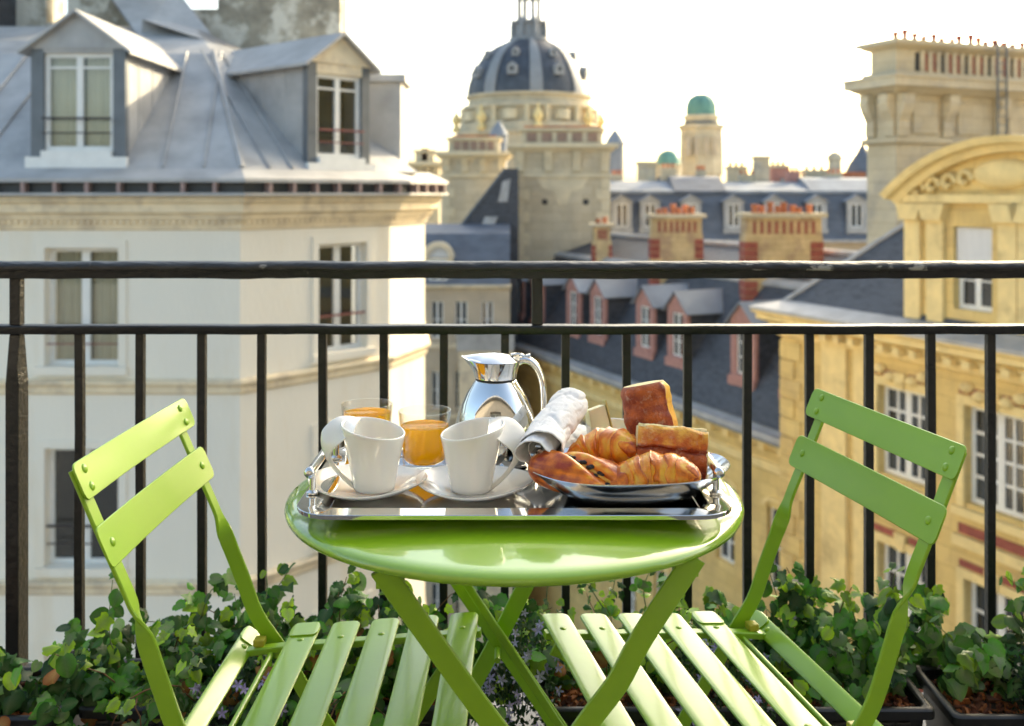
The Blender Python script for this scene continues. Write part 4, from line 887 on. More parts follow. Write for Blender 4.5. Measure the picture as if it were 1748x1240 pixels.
for i_, (px0, px1, pyt, pyb, Y, mt, lab) in enumerate((
        (1290, 1314, 266, 320, 68, 'chimney_stone', 'plain tall stone chimney with flat cap above the slate mansard row'),
        (1318, 1344, 282, 320, 70, 'brick_pink', 'short pink brick chimney touching the plain tall one'),
        (1244, 1274, 284, 320, 70, 'chimney_stone', 'low stone stack right of the observatory tower'),
        (1374, 1412, 290, 320, 70, 'chimney_stone', 'wide low stone stack with clay pots left of the round chimney'),
        (1090, 1120, 276, 320, 70, 'chimney_stone', 'stone stack left of the small green dome'))):
    s_ = FPX / Y; x0, x1 = (px0 - CX) / s_, (px1 - CX) / s_; zt = CAMZ + (HZ - pyt) / s_
    T = thing('roof_chimney', lab, 'chimney', ((x0 + x1) / 2, Y, -3))
    part('stack', MB().box(x0, x1, Y, Y + 0.9, -3, zt - 0.2), mt, T); part('stack_cap', MB().box(x0 - 0.1, x1 + 0.1, Y - 0.1, Y + 1, zt - 0.198, zt), 'chimney_stone', T)
    if i_ in (1, 3, 2):
        for j in range(3):
            part('chimney_pot', MB().lathe([(0.13, 0), (0.10, 0.22), (0.13, 0.3)], (lerp(x0, x1, (j + .5) / 3), Y + 0.45, zt + 0.002), 8), 'terracotta', T)
T = thing('round_chimney', 'round stone chimney with domed cap beside the slate cone roof', 'chimney', (at(1425, 330, 70).x, 70, -3))
part('stack', px_lathe(MB(), 1425, 70, [(11, 400), (11, 275), (13, 273), (13, 268), (8, 262), (2, 259)], 16), 'chimney_stone', T, smooth=40)
T = thing('slate_cone', 'pointed blue slate cone roof against the tall chimney wall', 'roof', (at(1470, 330, 72).x, 72, -3))
part('cone', px_lathe(MB(), 1472, 72, [(30, 400), (30, 298), (22, 280), (10, 262), (3, 248), (1, 240)], 16), 'slate_blue', T, smooth=40)
part('clay_ridge', MB().box(at(1440, 300, 70.5).x, at(1478, 300, 70.5).x, 70.5, 71.2, -3, at(1440, 294, 70.5).z), 'terracotta', T)
# ================================================================== BALCONY
RY = 1.86
RL = thing('balcony_railing', 'black wrought iron balcony railing with chipped handrail and square bars', 'railing', (0, RY, 0.10))
def wavy_rail(prof, x0, x1, n, amp=0.0006):
    rs = []
    for i in range(n + 1):
        x = lerp(x0, x1, i / n); d = amp * noise.noise(Vector((x * 9, 3.1, 0))) * 2; e = amp * noise.noise(Vector((x * 23, 9.1, 2))) * 2
        rs.append([(x, RY + y + e * (1 if y < 0 else 0), z + d + e) for y, z in prof])
    return MB().rings(rs)
part('handrail', wavy_rail([(-0.019, 0.942), (0.019, 0.942), (0.021, 0.957), (-0.021, 0.957)], -2.6, 2.6, 160, 0.0010), 'iron', RL, smooth=35)
part('handrail_cap', wavy_rail([(-0.024, 0.9575), (0.024, 0.9575), (0.026, 0.962), (0.021, 0.969), (0.010, 0.9725), (-0.010, 0.9725), (-0.021, 0.969), (-0.026, 0.962)], -2.6, 2.6, 160, 0.0007), 'iron_chipped', RL, smooth=60)
part('middle_rail', wavy_rail([(-0.014, 0.838), (0.014, 0.838), (0.0155, 0.8405), (0.0155, 0.8515), (0.0135, 0.854), (-0.0135, 0.854), (-0.0155, 0.8515), (-0.0155, 0.8405)], -2.6, 2.6, 160, 0.0005), 'iron', RL, smooth=35)
part('bottom_rail', MB().box(-2.6, 2.6, RY - 0.015, RY + 0.015, 0.20, 0.216), 'iron', RL, bevel=0.002)
src = None
for k in range(-14, 30):
    X = (137 + 103.6 * k - CX) / FPX * RY
    if abs(X) > 2.55 or k == -1: continue
    X += rnd.uniform(-0.0012, 0.0012)
    h = 0.0076
    part('baluster', MB().rings([[(X + sx * h + dx, RY + sy * h, z) for sx, sy in ((-1, -1), (1, -1), (1, 1), (-1, 1))] for z, dx in ((0.2165, 0), (0.45, rnd.uniform(-.001, .001)), (0.65, rnd.uniform(-.001, .001)), (0.8375, 0))]), 'iron', RL, bevel=0.0012)
for X in ((29 - CX) / FPX * RY, (917 - CX) / FPX * RY, (1807 - CX) / FPX * RY):
    part('upright', MB().box(X - 0.010, X + 0.010, RY - 0.010, RY + 0.010, 0.8545, 0.9415), 'iron', RL, bevel=0.0015)
for X in ((29 - CX) / FPX * RY, (1807 - CX) / FPX * RY):
    part('post', MB().rings([[(X + sx * w_ , RY + sy * (0.010 if z > 0.78 else 0.020), z) for sx, sy in ((-1, -1), (1, -1), (1, 1), (-1, 1))] for z, w_ in ((0.1005, 0.0125), (0.745, 0.0125), (0.775, 0.0100), (0.8372, 0.0100))]), 'iron', RL, bevel=0.002)

# ------------------------------------------------------------------ bistro table
TX, TY, TZ = 0.003, 1.342, 0.708
TB = thing('bistro_table', 'round green metal folding bistro table with breakfast tray', 'table', (TX, TY, 0))
m = MB(); m.lathe([(0.001, 0.7082)] + [(r_, 0.7082 - 0.0070 * max(0.0, (r_ - 0.10) / 0.190) ** 1.6) for r_ in (0.08, 0.12, 0.15, 0.18, 0.20, 0.22, 0.24, 0.255, 0.27, 0.28, 0.288)] + [(r_, z_ - 0.0008) for r_, z_ in ((0.2935, 0.7008), (0.2985, 0.6990), (0.3015, 0.6960), (0.3020, 0.6925), (0.3005, 0.6890), (0.297, 0.6872), (0.2935, 0.6890), (0.2915, 0.6940), (0.27, 0.6970), (0.2, 0.7010), (0.001, 0.7030))], (TX, TY, 0), 96)
part('table_top', m, 'green_top', TB, smooth=40)
def leg(pts, w=0.026, t=0.005, wd=(1, 0, 0)):
    return part('leg', MB().bar(catmull(pts, 5), wd, w, t), 'green', TB, smooth=35)
leg([(-0.143, 1.090, 0.688), (-0.131, 1.092, 0.670), (-0.04, 1.106, 0.535), (0.055, 1.122, 0.40), (0.19, 1.14, 0.20), (0.28, 1.16, 0.02), (0.285, 1.161, 0.0005)])
leg([(0.207, 1.128, 0.688), (0.199, 1.127, 0.676), (0.147, 1.122, 0.600), (0.119, 1.120, 0.550), (0.086, 1.118, 0.507), (0.04, 1.118, 0.44), (-0.12, 1.13, 0.20), (-0.235, 1.14, 0.02), (-0.238, 1.14, 0.0005)])
leg([(-0.195, 1.50, 0.688), (-0.184, 1.505, 0.668), (-0.084, 1.515, 0.514), (0.068, 1.525, 0.286), (0.20, 1.53, 0.09), (0.25, 1.53, 0.0005)])
leg([(-0.166, 1.46, 0.686), (-0.061, 1.47, 0.514), (0.085, 1.48, 0.286), (0.235, 1.48, 0.05)], 0.012, 0.004)
leg([(0.130, 1.53, 0.688), (0.120, 1.535, 0.67), (0.030, 1.542, 0.51), (-0.026, 1.545, 0.40), (-0.14, 1.545, 0.19), (-0.235, 1.545, 0.0005)])
def yrod(x, z, y0, y1, r=0.0045): return part('brace_rod', MB().tube([(x, y0, z), (x, y1, z)], r, 10), 'green', TB, smooth=40)
yrod(0.1165, 0.546, 1.121, 1.135); yrod(-0.022, 0.405, 1.48, 1.55); yrod(0.262, 0.04, 1.165, 1.53); yrod(-0.215, 0.04, 1.145, 1.54)
for (x, y, z) in ((-0.129, 1.0893, 0.666), (0.194, 1.1235, 0.669), (0.1165, 1.1168, 0.546), (-0.022, 1.520, 0.412)):
    part('bolt', MB().lathe([(0.0055, 0), (0.0055, 0.002), (0.004, 0.0036), (0.001, 0.0042)], (0, 0, 0), 12), 'bolt', TB, smooth=40).matrix_basis = Matrix.Translation(Vector((x, y, z)) - Vector((TX, TY, 0))) @ Matrix.Rotation(R(90), 4, 'X') 
for (x0, x1, y) in ((-0.150, -0.118, 1.0955), (0.182, 0.212, 1.1310), (-0.205, -0.175, 1.494), (0.115, 0.145, 1.522)):
    m = MB(); m.box(x0, x1, y, y + 0.004, 0.664, 0.6885); m.box(x0 + 0.004, x1 - 0.004, y + 0.004, y + 0.030, 0.6855, 0.6905)
    part('hinge_bracket', m, 'green', TB, bevel=0.0008)
part('under_bar', MB().box(-0.21, -0.19, 1.19, 1.50, 0.687, 0.694), 'green', TB, bevel=0.001)
part('under_bar', MB().box(0.155, 0.175, 1.16, 1.52, 0.687, 0.694), 'green', TB, bevel=0.001)

# ------------------------------------------------------------------ folding chairs
def flat_slat(mb, L, hfun, place, t, n=26):
    """strip along y with half height hfun(s); place(y, h, d) -> point; rounded ends"""
    rs = []
    ends = [-1 + 0.0, -1 + 0.01, -1 + 0.028, -1 + 0.05]
    ys = ends + [lerp(-0.9, 0.9, k / n) for k in range(n + 1)] + [-e for e in reversed(ends)]
    rr = 0.009
    for s in ys:
        h = hfun(s); de = (1 - abs(s)) * L / 2
        if de < rr: h = h - rr + math.sqrt(max(0, rr * rr - (rr - de) ** 2))
        y = s * L / 2
        c = min(0.0009, t * .4)
        hs_ = [q_ * (h - c) for q_ in (-1, -0.9, -0.75, -0.55, 0, 0.55, 0.75, 0.9, 1)]
        rs.append([place(y, q_, 0) for q_ in hs_] + [place(y, h, c), place(y, h, t - c)] + [place(y, q_, t) for q_ in reversed(hs_)] + [place(y, -h, t - c), place(y, -h, c)])
    mb.rings(rs); return mb
def chair(label, loc, rotz):
    """folding bistro chair facing local +x, seat about 0.45 m up"""
    ch = thing('folding_chair', label, 'chair', loc, rotz, 'green folding chairs at the table', local=True)
    HW = 0.160
    spine = [(-0.310, 0.783), (-0.302, 0.765), (-0.276, 0.705), (-0.258, 0.665), (-0.245, 0.635), (-0.232, 0.600), (-0.208, 0.535), (-0.187, 0.480), (-0.150, 0.425), (-0.095, 0.335), (0.02, 0.165), (0.125, 0.006), (0.13, 0.0005)]
    for sg in (-1, 1):
        pts = catmull([(x, sg * (HW + 0.004 * (z < 0.6)), z) for x, z in spine], 5)
        phi = []
        for p in pts:
            f_ = max(0, min(1, (0.632 - p.z) / 0.055)); f_ = f_ * f_ * (3 - 2 * f_); phi.append(f_ * PI / 2 * sg)
        part('back_upright', MB().bar(pts, (0, 1, 0), 0.0225, 0.0052, phi), 'green', ch, smooth=35)
    # two back slats, slightly curved, screwed to the front of the uprights
    for (zc, xc, hh, curve) in ((0.771, -0.3005, 0.0225, 0.010), (0.697, -0.2725, 0.0250, 0.008)):
        up = Vector((-0.40, 0, 0.916)).normalized(); out = Vector((0.916, 0, 0.40)).normalized()
        base = Vector((xc, 0, zc)) + out * 0.0045
        def place(y, h, d, base=base, up=up, out=out, curve=curve):
            return base + Vector((0, y, 0)) + up * h + out * (d - curve * (1 - (y / 0.19) ** 2) + curve * (1 - (HW / 0.19) ** 2))
        part('back_slat', flat_slat(MB(), 0.372, lambda s: hh, place, 0.0026), 'green', ch, smooth=35)
        for sg in (-1, 1):
            for dh in ((-0.011, 0.011) if zc > 0.75 else (0.0,)):
                q = place(sg * HW, dh, 0.0026)
                rv = part('rivet', MB().lathe([(0.0058, 0), (0.0052, 0.0013), (0.0032, 0.0024), (0.0005, 0.0028)], (0, 0, 0), 12), 'green', ch, smooth=60)
                rv.matrix_basis = Matrix.Translation(q) @ out.to_track_quat('Z', 'Y').to_matrix().to_4x4()
    zs = lambda x: 0.459 + 0.077 * x + 0.25 * max(0, x - 0.08) ** 2 - (0.5 * (-(x + 0.12)) ** 2 if x < -0.12 else 0)
    xs = [-0.200] + [-0.117 + 0.0587 * k for k in range(5)]
    for i, xc in enumerate(xs):
        tilt = -0.62 if i == 0 else math.atan(0.077)
        hw_ = 0.014 if i == 0 else 0.0212
        zz = zs(xc) + 0.001
        ca_, sa_ = math.cos(tilt), math.sin(tilt)
        def place(y, h, d, xc=xc, zz=zz, ca_=ca_, sa_=sa_, hw_=hw_):
            crown = -0.0016 * abs(h / hw_) ** 6
            return Vector((xc + h * ca_ - (d + crown) * sa_, y, zz + h * sa_ + (d + crown) * ca_))
        sl = part('seat_slat', flat_slat(MB(), 0.385, lambda s: hw_, place, 0.0028), 'green_seat', ch, smooth=35)
        for sg in (-1, 1):
            q = place(sg * 0.140, 0, 0.0028); nrm = Vector((-sa_, 0, ca_))
            rv = part('rivet', MB().lathe([(0.0048, 0), (0.0042, 0.0009), (0.0005, 0.0016)], (0, 0, 0), 12), 'green', ch, smooth=60)
            rv.matrix_basis = Matrix.Translation(q) @ nrm.to_track_quat('Z', 'Y').to_matrix().to_4x4()
            if i < 2:      # stop plate folded over the end of the slat
                def pl2(y, h, d, sg=sg, place=place): return place(sg * 0.172 + y, h, d + 0.0029)
                part('stop_plate', flat_slat(MB(), 0.042, lambda s, hw_=hw_: hw_ + 0.0006, pl2, 0.0022, 4), 'green_seat', ch, smooth=35)
    for sg in (-1, 1):
        pts = [(x, sg * 0.140, zs(x) - 0.0055) for x in [lerp(-0.205, 0.145, k / 14) for k in range(15)]]
        part('seat_rail', MB().bar(pts, (0, 0, 1), 0.0095, 0.016), 'green', ch, smooth=35)
        m = MB(); m.box(-0.185, -0.169, sg * 0.146 - 0.009, sg * 0.146 + 0.009, 0.443, 0.4535); part('plastic_clamp', m, 'clamp', ch, bevel=0.002)
        # rear legs: from the front of the seat down and back, crossing the uprights
        pts = catmull([(0.135, sg * 0.128, 0.452), (0.10, sg * 0.128, 0.425), (0.02, sg * 0.128, 0.30), (-0.10, sg * 0.128, 0.10), (-0.165, sg * 0.128, 0.0005)], 5)
        part('rear_leg', MB().bar(pts, (0, 1, 0), 0.0225, 0.0052, [PI / 2] * len(pts)), 'green', ch, smooth=35)
        p = part('pivot_bolt', MB().lathe([(0.006, -0.002), (0.006, 0.003), (0.001, 0.005)], (0, 0, 0), 12), 'bolt', ch, smooth=40)
        p.matrix_basis = Matrix.Translation((-0.004, sg * 0.168, 0.205)) @ Matrix.Rotation(-sg * PI / 2, 4, 'X')
    for (x, z, l_) in ((-0.157, 0.436, 0.160), (0.122, 0.012, 0.163), (-0.158, 0.012, 0.128), (0.095, 0.42, 0.128)):
        part('cross_rod', MB().tube([(x, -l_, z), (x, l_, z)], 0.0042, 10), 'green', ch, smooth=40)
    return ch
chair('green folding chair whose back stands before the white corner building', (-0.191, 1.300, 0.0), R(-0.6))
chair('green folding chair whose back stands before the golden stone pavilion', (0.2165, 1.322, 0.0), R(180 + 11.3))

# ------------------------------------------------------------------ serving tray
def rrect(cx_, cy_, hx, hy, r, z, seg=6):
    pts = []
    for qx, qy, a in ((1, 1, 0), (-1, 1, 90), (-1, -1, 180), (1, -1, 270)):
        for k in range(seg + 1):
            t = R(a + 90 * k / seg); pts.append((cx_ + qx * (hx - r) + r * math.cos(t), cy_ + qy * (hy - r) + r * math.sin(t), z))
    return pts
kx, ky = 0.003, 1.322; HX, HY = 0.262, 0.166
TR = thing('serving_tray', 'polished steel rectangular serving tray with round bar handles', 'tray', (kx, ky, 0.7078))
def loop(ins, z, r): return rrect(kx, ky, HX - ins, HY - ins, max(0.004, r), z)
m = MB(); m.rings([loop(0.05, 0.7128, 0.012), loop(0.040, 0.7130, 0.016), loop(0.036, 0.7142, 0.02), loop(0.031, 0.7235, 0.024), loop(0.028, 0.7255, 0.026), loop(0.006, 0.7258, 0.042), loop(0.0007, 0.7259, 0.0473), loop(0.0, 0.7253, 0.048), loop(0.0006, 0.7205, 0.0474), loop(0.0014, 0.7202, 0.0466), loop(0.0016, 0.7236, 0.046), loop(0.027, 0.7235, 0.026), loop(0.0295, 0.7215, 0.024), loop(0.034, 0.7125, 0.02), loop(0.040, 0.7095, 0.016), loop(0.05, 0.7088, 0.012)])
part('tray_body', m, 'steel', TR, smooth=30)
for sx in (-1, 1):
    X = kx + sx * (HX - 0.011)
    m = MB(); m.tube([(X, 1.225, 0.757), (X, 1.419, 0.757)], 0.0058, 14)
    for y in (1.222, 1.422): m.lathe([(0.001, -0.0074), (0.004, -0.0062), (0.0068, -0.0028), (0.0074, 0), (0.0068, 0.0028), (0.004, 0.0062), (0.001, 0.0074)], (X, y, 0.757), 14)
    hd = part('handle', m, 'steel_dull', TR, smooth=50)
    for y in (1.240, 1.404):
        part('handle_post', MB().lathe([(0.0085, 0.7265), (0.0085, 0.7285), (0.006, 0.7295), (0.0042, 0.731), (0.0038, 0.7515)], (X, y, 0), 14), 'steel_dull', hd, smooth=40)

# ------------------------------------------------------------------ cups and saucers
def saucer(label, x, y):
    z = 0.7132
    prof = [(0.001, 0.003), (0.026, 0.003), (0.030, 0.0045), (0.045, 0.0075), (0.062, 0.0125), (0.073, 0.0175), (0.0752, 0.0185), (0.0755, 0.0172), (0.073, 0.0150), (0.062, 0.0095), (0.045, 0.0045), (0.036, 0.0018), (0.034, 0.0), (0.001, 0.0002)]
    rs = []
    for r, h in prof:
        ring = []
        for k in range(64):
            t = 2 * PI * k / 64
            ring.append((x + r * math.cos(t) * (1 + 0.015 * math.cos(4 * t) * (r / 0.075) ** 2), y + r * math.sin(t) * (1 + 0.015 * math.cos(4 * t) * (r / 0.075) ** 2), z + h + 0.0022 * math.cos(2 * t + 0.6) * (r / 0.075) ** 3))
        rs.append(ring)
    o = part('saucer', MB().rings(rs), 'china', smooth=50, loc=(x, y, z)); tag(o, label, 'saucer', 'saucers on the tray')
def mug(label, x, y, side):
    z = 0.7132 + 0.0042; T = thing('mug', label, 'mug', (x, y, z), group='white mugs on the tray')
    def Rr(h): return lerp(0.0262, 0.0425, (h / 0.082) ** 1.15)
    def top(t): return 0.078 + 0.0075 * math.cos(t if side > 0 else t - PI) + 0.003 * math.sin(t)
    rs = []; N = 56
    lev = [0.0, 0.03, 0.10, 0.25, 0.45, 0.65, 0.82, 0.94, 1.0]
    def ring(f, ins, zo):
        out = []
        for k in range(N):
            t = 2 * PI * k / N; h = f * top(t); r = Rr(h) - ins
            out.append((x + r * math.cos(t), y + r * math.sin(t), z + h + zo))
        return out
    rs.append([(x + 0.012 * math.cos(2 * PI * k / N), y + 0.012 * math.sin(2 * PI * k / N), z + 0.001) for k in range(N)])
    rs.append(ring(0.0, 0.0035, 0.0)); rs.append(ring(0.02, 0.0006, 0.0))
    for f in lev[2:]: rs.append(ring(f, 0, 0))
    rs.append(ring(1.0, 0.0008, 0.0012)); rs.append(ring(1.0, 0.0019, 0.0012)); rs.append(ring(1.0, 0.0029, 0.0))
    for f in reversed(lev[2:-1]): rs.append(ring(f, 0.0030, 0.0))
    rs.append([(x + 0.015 * math.cos(2 * PI * k / N), y + 0.015 * math.sin(2 * PI * k / N), z + 0.0055) for k in range(N)])
    part('cup', MB().rings(rs), 'china', T, smooth=60)
    Fe = catmull([(0.022, 0.033, 0.083), (0.036, 0.029, 0.0875), (0.050, 0.022, 0.0880), (0.061, 0.015, 0.082), (0.0695, 0.010, 0.071), (0.068, 0.008, 0.054), (0.058, 0.0065, 0.037), (0.045, 0.005, 0.022), (0.033, 0.004, 0.011), (0.0245, 0.003, 0.0045)], 5)
    Ne = catmull([(0.022, -0.033, 0.0785), (0.0335, -0.0225, 0.071), (0.042, -0.0175, 0.0635), (0.0495, -0.0125, 0.0565), (0.0545, -0.010, 0.0485), (0.0535, -0.008, 0.0395), (0.047, -0.0065, 0.0285), (0.038, -0.005, 0.0170), (0.029, -0.004, 0.0075), (0.0225, -0.003, 0.0025)], 5)
    rs = []
    for i in range(len(Fe)):
        a, b = Fe[i], Ne[i]
        i0, i1 = max(i - 1, 0), min(i + 1, len(Fe) - 1)
        tan = ((Fe[i1] + Ne[i1]) - (Fe[i0] + Ne[i0])).normalized(); wd = (b - a).normalized(); nn = tan.cross(wd).normalized()
        th = 0.0017
        row = []
        for f_ in (0.0, 0.12, 0.3, 0.5, 0.7, 0.88, 1.0):
            e = th * (0.55 if f_ in (0.0, 1.0) else 1.0); row.append(a.lerp(b, f_) + nn * e - nn * 0.003 * math.sin(PI * f_))
        for f_ in (1.0, 0.88, 0.7, 0.5, 0.3, 0.12, 0.0):
            e = th * (0.55 if f_ in (0.0, 1.0) else 1.0); row.append(a.lerp(b, f_) - nn * e - nn * 0.003 * math.sin(PI * f_))
        rs.append([(x + side * p.x, y + p.y, z + p.z) for p in row])
    part('handle', MB().rings(rs), 'china', T, smooth=60)
saucer('white saucer under the mug whose handle points to the white corner building', -0.186, 1.288)
saucer('white saucer beside the silver bread dish, touching the other saucer', -0.0475, 1.284)
mug('white mug with ribbon handle turned toward the tray bar handle', -0.178, 1.287, -1)
mug('white mug with ribbon handle turned toward the napkin and bread dish', -0.0525, 1.283, 1)

# ------------------------------------------------------------------ juice glasses
def juice_glass(label, x, y, fill):
    z = 0.7133; T = thing('juice_glass', label, 'glass', (x, y, z), group='glasses of orange juice')
    H = 0.0835
    ro = lambda h: lerp(0.0298, 0.0368, h / H)
    ri = lambda h: ro(h) - 0.0017
    prof = [(0.001, 0.0018), (0.024, 0.0012), (0.0285, 0.0), (0.0298, 0.0015)] + [(ro(h), h) for h in (0.01, 0.03, 0.05, 0.07, 0.0825)] + [(ro(H) - 0.0005, H), (ri(H) + 0.0004, H)] + [(ri(h), h) for h in (0.0825, 0.07, 0.05, 0.03, 0.017)] + [(ri(0.013) - 0.004, 0.0125), (0.001, 0.0118)]
    part('tumbler', MB().lathe(prof, (x, y, z), 64), 'glass', T, smooth=50)
    e = 0.00035
    part('juice', MB().lathe([(0.001, 0.0121), (ri(0.013) - 0.0042, 0.0128), (ri(0.017) - 0.0002, 0.0172)] + [(ri(h) - 0.0002, h) for h in (0.03, 0.045)] + [(ri(fill) - 0.0002, fill + 0.0006), (ri(fill) - 0.002, fill), (0.001, fill)], (x, y, z), 64), 'juice', T, smooth=50)
    # ring of foam
    for k in range(16):
        t = rnd.uniform(0, 2 * PI); rr = ri(fill) - rnd.uniform(0.0015, 0.004)
        part('bubble', MB().lathe([(0.0005, 0.0010), (0.0011, 0.0006), (0.0013, 0)], (x + rr * math.cos(t), y + rr * math.sin(t), z + fill), 8), 'glass', T, smooth=60)
juice_glass('glass of orange juice behind the mug with its handle toward the bar handle', -0.209, 1.436, 0.070)
juice_glass('glass of orange juice standing between both mugs and the coffee pot', -0.122, 1.392, 0.062)

# ------------------------------------------------------------------ coffee pot
PX, PY, PZ = -0.0235, 1.430, 0.7133
CP = thing('coffee_pot', 'polished steel vacuum coffee pot with hinged lid and curved handle', 'coffee pot', (PX, PY, PZ))
part('pot_body', MB().lathe([(0.001, 0.0), (0.048, 0.0), (0.052, 0.002), (0.0570, 0.010), (0.0600, 0.025), (0.0600, 0.040), (0.0580, 0.056), (0.0535, 0.073), (0.0472, 0.089), (0.0400, 0.103), (0.0335, 0.113), (0.0305, 0.1175), (0.0295, 0.119), (0.001, 0.119)], (PX, PY, PZ), 72), 'steel', CP, smooth=60)
part('neck_ring', MB().lathe([(0.0285, 0.1185), (0.0285, 0.1220)], (PX, PY, PZ), 48), 'planter', CP, smooth=40)
rs = []
N = 64
for f_ in [0, 0.08, 0.25, 0.45, 0.65, 0.82, 0.93, 1.0, 1.02, 1.0]:
    ring = []; last = (f_ == 1.0 and len(rs) > 8)
    for k in range(N):
        t = 2 * PI * k / N; f2 = min(f_, 1.0)
        r = 0.0300 + 0.0070 * f2 ** 1.6
        d = (t - PI + PI) % (2 * PI) - PI
        sp = math.exp(-(((t - PI)) / 0.42) ** 2)
        r += sp * 0.0125 * f2 ** 2.0
        zz = 0.1222 + 0.0245 * f2 + sp * 0.007 * f2 ** 2
        if last: r -= 0.0022
        ring.append((PX + r * math.cos(t), PY + r * math.sin(t), PZ + zz))
    rs.append(ring)
part('collar', MB().rings(rs), 'steel', CP, smooth=50)
rs = []
for f_ in [0.0, 0.25, 0.5, 0.7, 0.85, 0.95, 1.0]:
    ring = []
    for k in range(N):
        t = 2 * PI * k / N; sp = math.exp(-(((t - PI)) / 0.42) ** 2)
        r = (0.0355 + sp * 0.0105) * max(f_, 0.02)
        ring.append((PX + r * math.cos(t), PY + r * math.sin(t), PZ + 0.1470 + 0.0105 * (1 - f_ ** 2) + sp * 0.006 * f_ ** 2))
    rs.append(ring)
part('lid', MB().rings(rs, True, True), 'steel', CP, smooth=60)
hp = catmull([(0.031, 0.146), (0.040, 0.1475), (0.051, 0.1440), (0.0605, 0.1330), (0.0655, 0.115), (0.0672, 0.092), (0.0655, 0.068), (0.0600, 0.047), (0.0545, 0.036)] if False else [Vector((a, 0, b)) for a, b in ((0.031, 0.1440), (0.040, 0.1475), (0.051, 0.1450), (0.0610, 0.1340), (0.0672, 0.116), (0.0695, 0.092), (0.0690, 0.068), (0.0640, 0.047), (0.0575, 0.034))], 5)
rs = []
for i, p in enumerate(hp):
    t = (hp[min(i + 1, len(hp) - 1)] - hp[max(i - 1, 0)]).normalized(); nn = Vector((0, 1, 0)).cross(t); f_ = i / (len(hp) - 1)
    wd = 0.0095 * (0.75 + 0.5 * math.sin(PI * min(1, f_ * 1.1))); th = 0.0058 * (1 - 0.25 * f_)
    rs.append([(PX + p.x + nn.x * th * math.sin(a), PY + wd * math.cos(a), PZ + p.z + nn.z * th * math.sin(a)) for a in [2 * PI * k / 14 for k in range(14)]])
part('handle', MB().rings(rs), 'steel', CP, smooth=60)
part('hinge', MB().tube([(PX + 0.031, PY - 0.011, PZ + 0.1505), (PX + 0.031, PY + 0.011, PZ + 0.1505)], 0.0035, 12), 'steel', CP, smooth=40)
part('thumb_lever', MB().bar(catmull([(PX + 0.022, PY, PZ + 0.1545), (PX + 0.033, PY, PZ + 0.1560), (PX + 0.042, PY, PZ + 0.1530), (PX + 0.050, PY, PZ + 0.1545)], 4), (0, 1, 0), 0.010, 0.003), 'steel', CP, smooth=40)

# ------------------------------------------------------------------ bread dish
QX, QY = 0.148, 1.283
def dish_ring(sc_, z, tip=0.0, fl=0.0, lift=0.0):
    out = []; N = 120
    for k in range(N):
        t = 2 * PI * k / N; c, s_ = math.cos(t), math.sin(t)
        e = abs(c) ** 10
        a = 0.119 * sc_ * (1 + tip * e); b = 0.092 * sc_
        rip = fl * math.sin(t * 40) * abs(c) ** 3
        dx, dy = a * math.copysign(abs(c) ** 0.76, c), b * math.copysign(abs(s_) ** 0.76, s_)
        ro_ = R(5); out.append((QX + dx * math.cos(ro_) - dy * math.sin(ro_), QY + dx * math.sin(ro_) + dy * math.cos(ro_), z + rip + lift * e))
    return out
DS = thing('bread_dish', 'oval polished steel dish with pointed fluted ends holding breads', 'dish', (QX, QY, 0.7132))
m = MB(); m.rings([dish_ring(0.50, 0.7140), dish_ring(0.60, 0.7160), dish_ring(0.75, 0.7240, 0, 0.0006), dish_ring(0.88, 0.7350, 0.02, 0.0009), dish_ring(0.95, 0.7445, 0.05, 0.0009), dish_ring(1.0, 0.7505, 0.09, 0.0004, 0.002), dish_ring(1.008, 0.7516, 0.095, 0, 0.0025), dish_ring(1.012, 0.7508, 0.097, 0, 0.0025), dish_ring(1.002, 0.7492, 0.092, 0, 0.002), dish_ring(0.95, 0.7408, 0.05), dish_ring(0.88, 0.7332, 0.02), dish_ring(0.75, 0.7222), dish_ring(0.62, 0.7142), dish_ring(0.50, 0.7132)])
part('dish_bowl', m, 'steel_dull', DS, smooth=60)

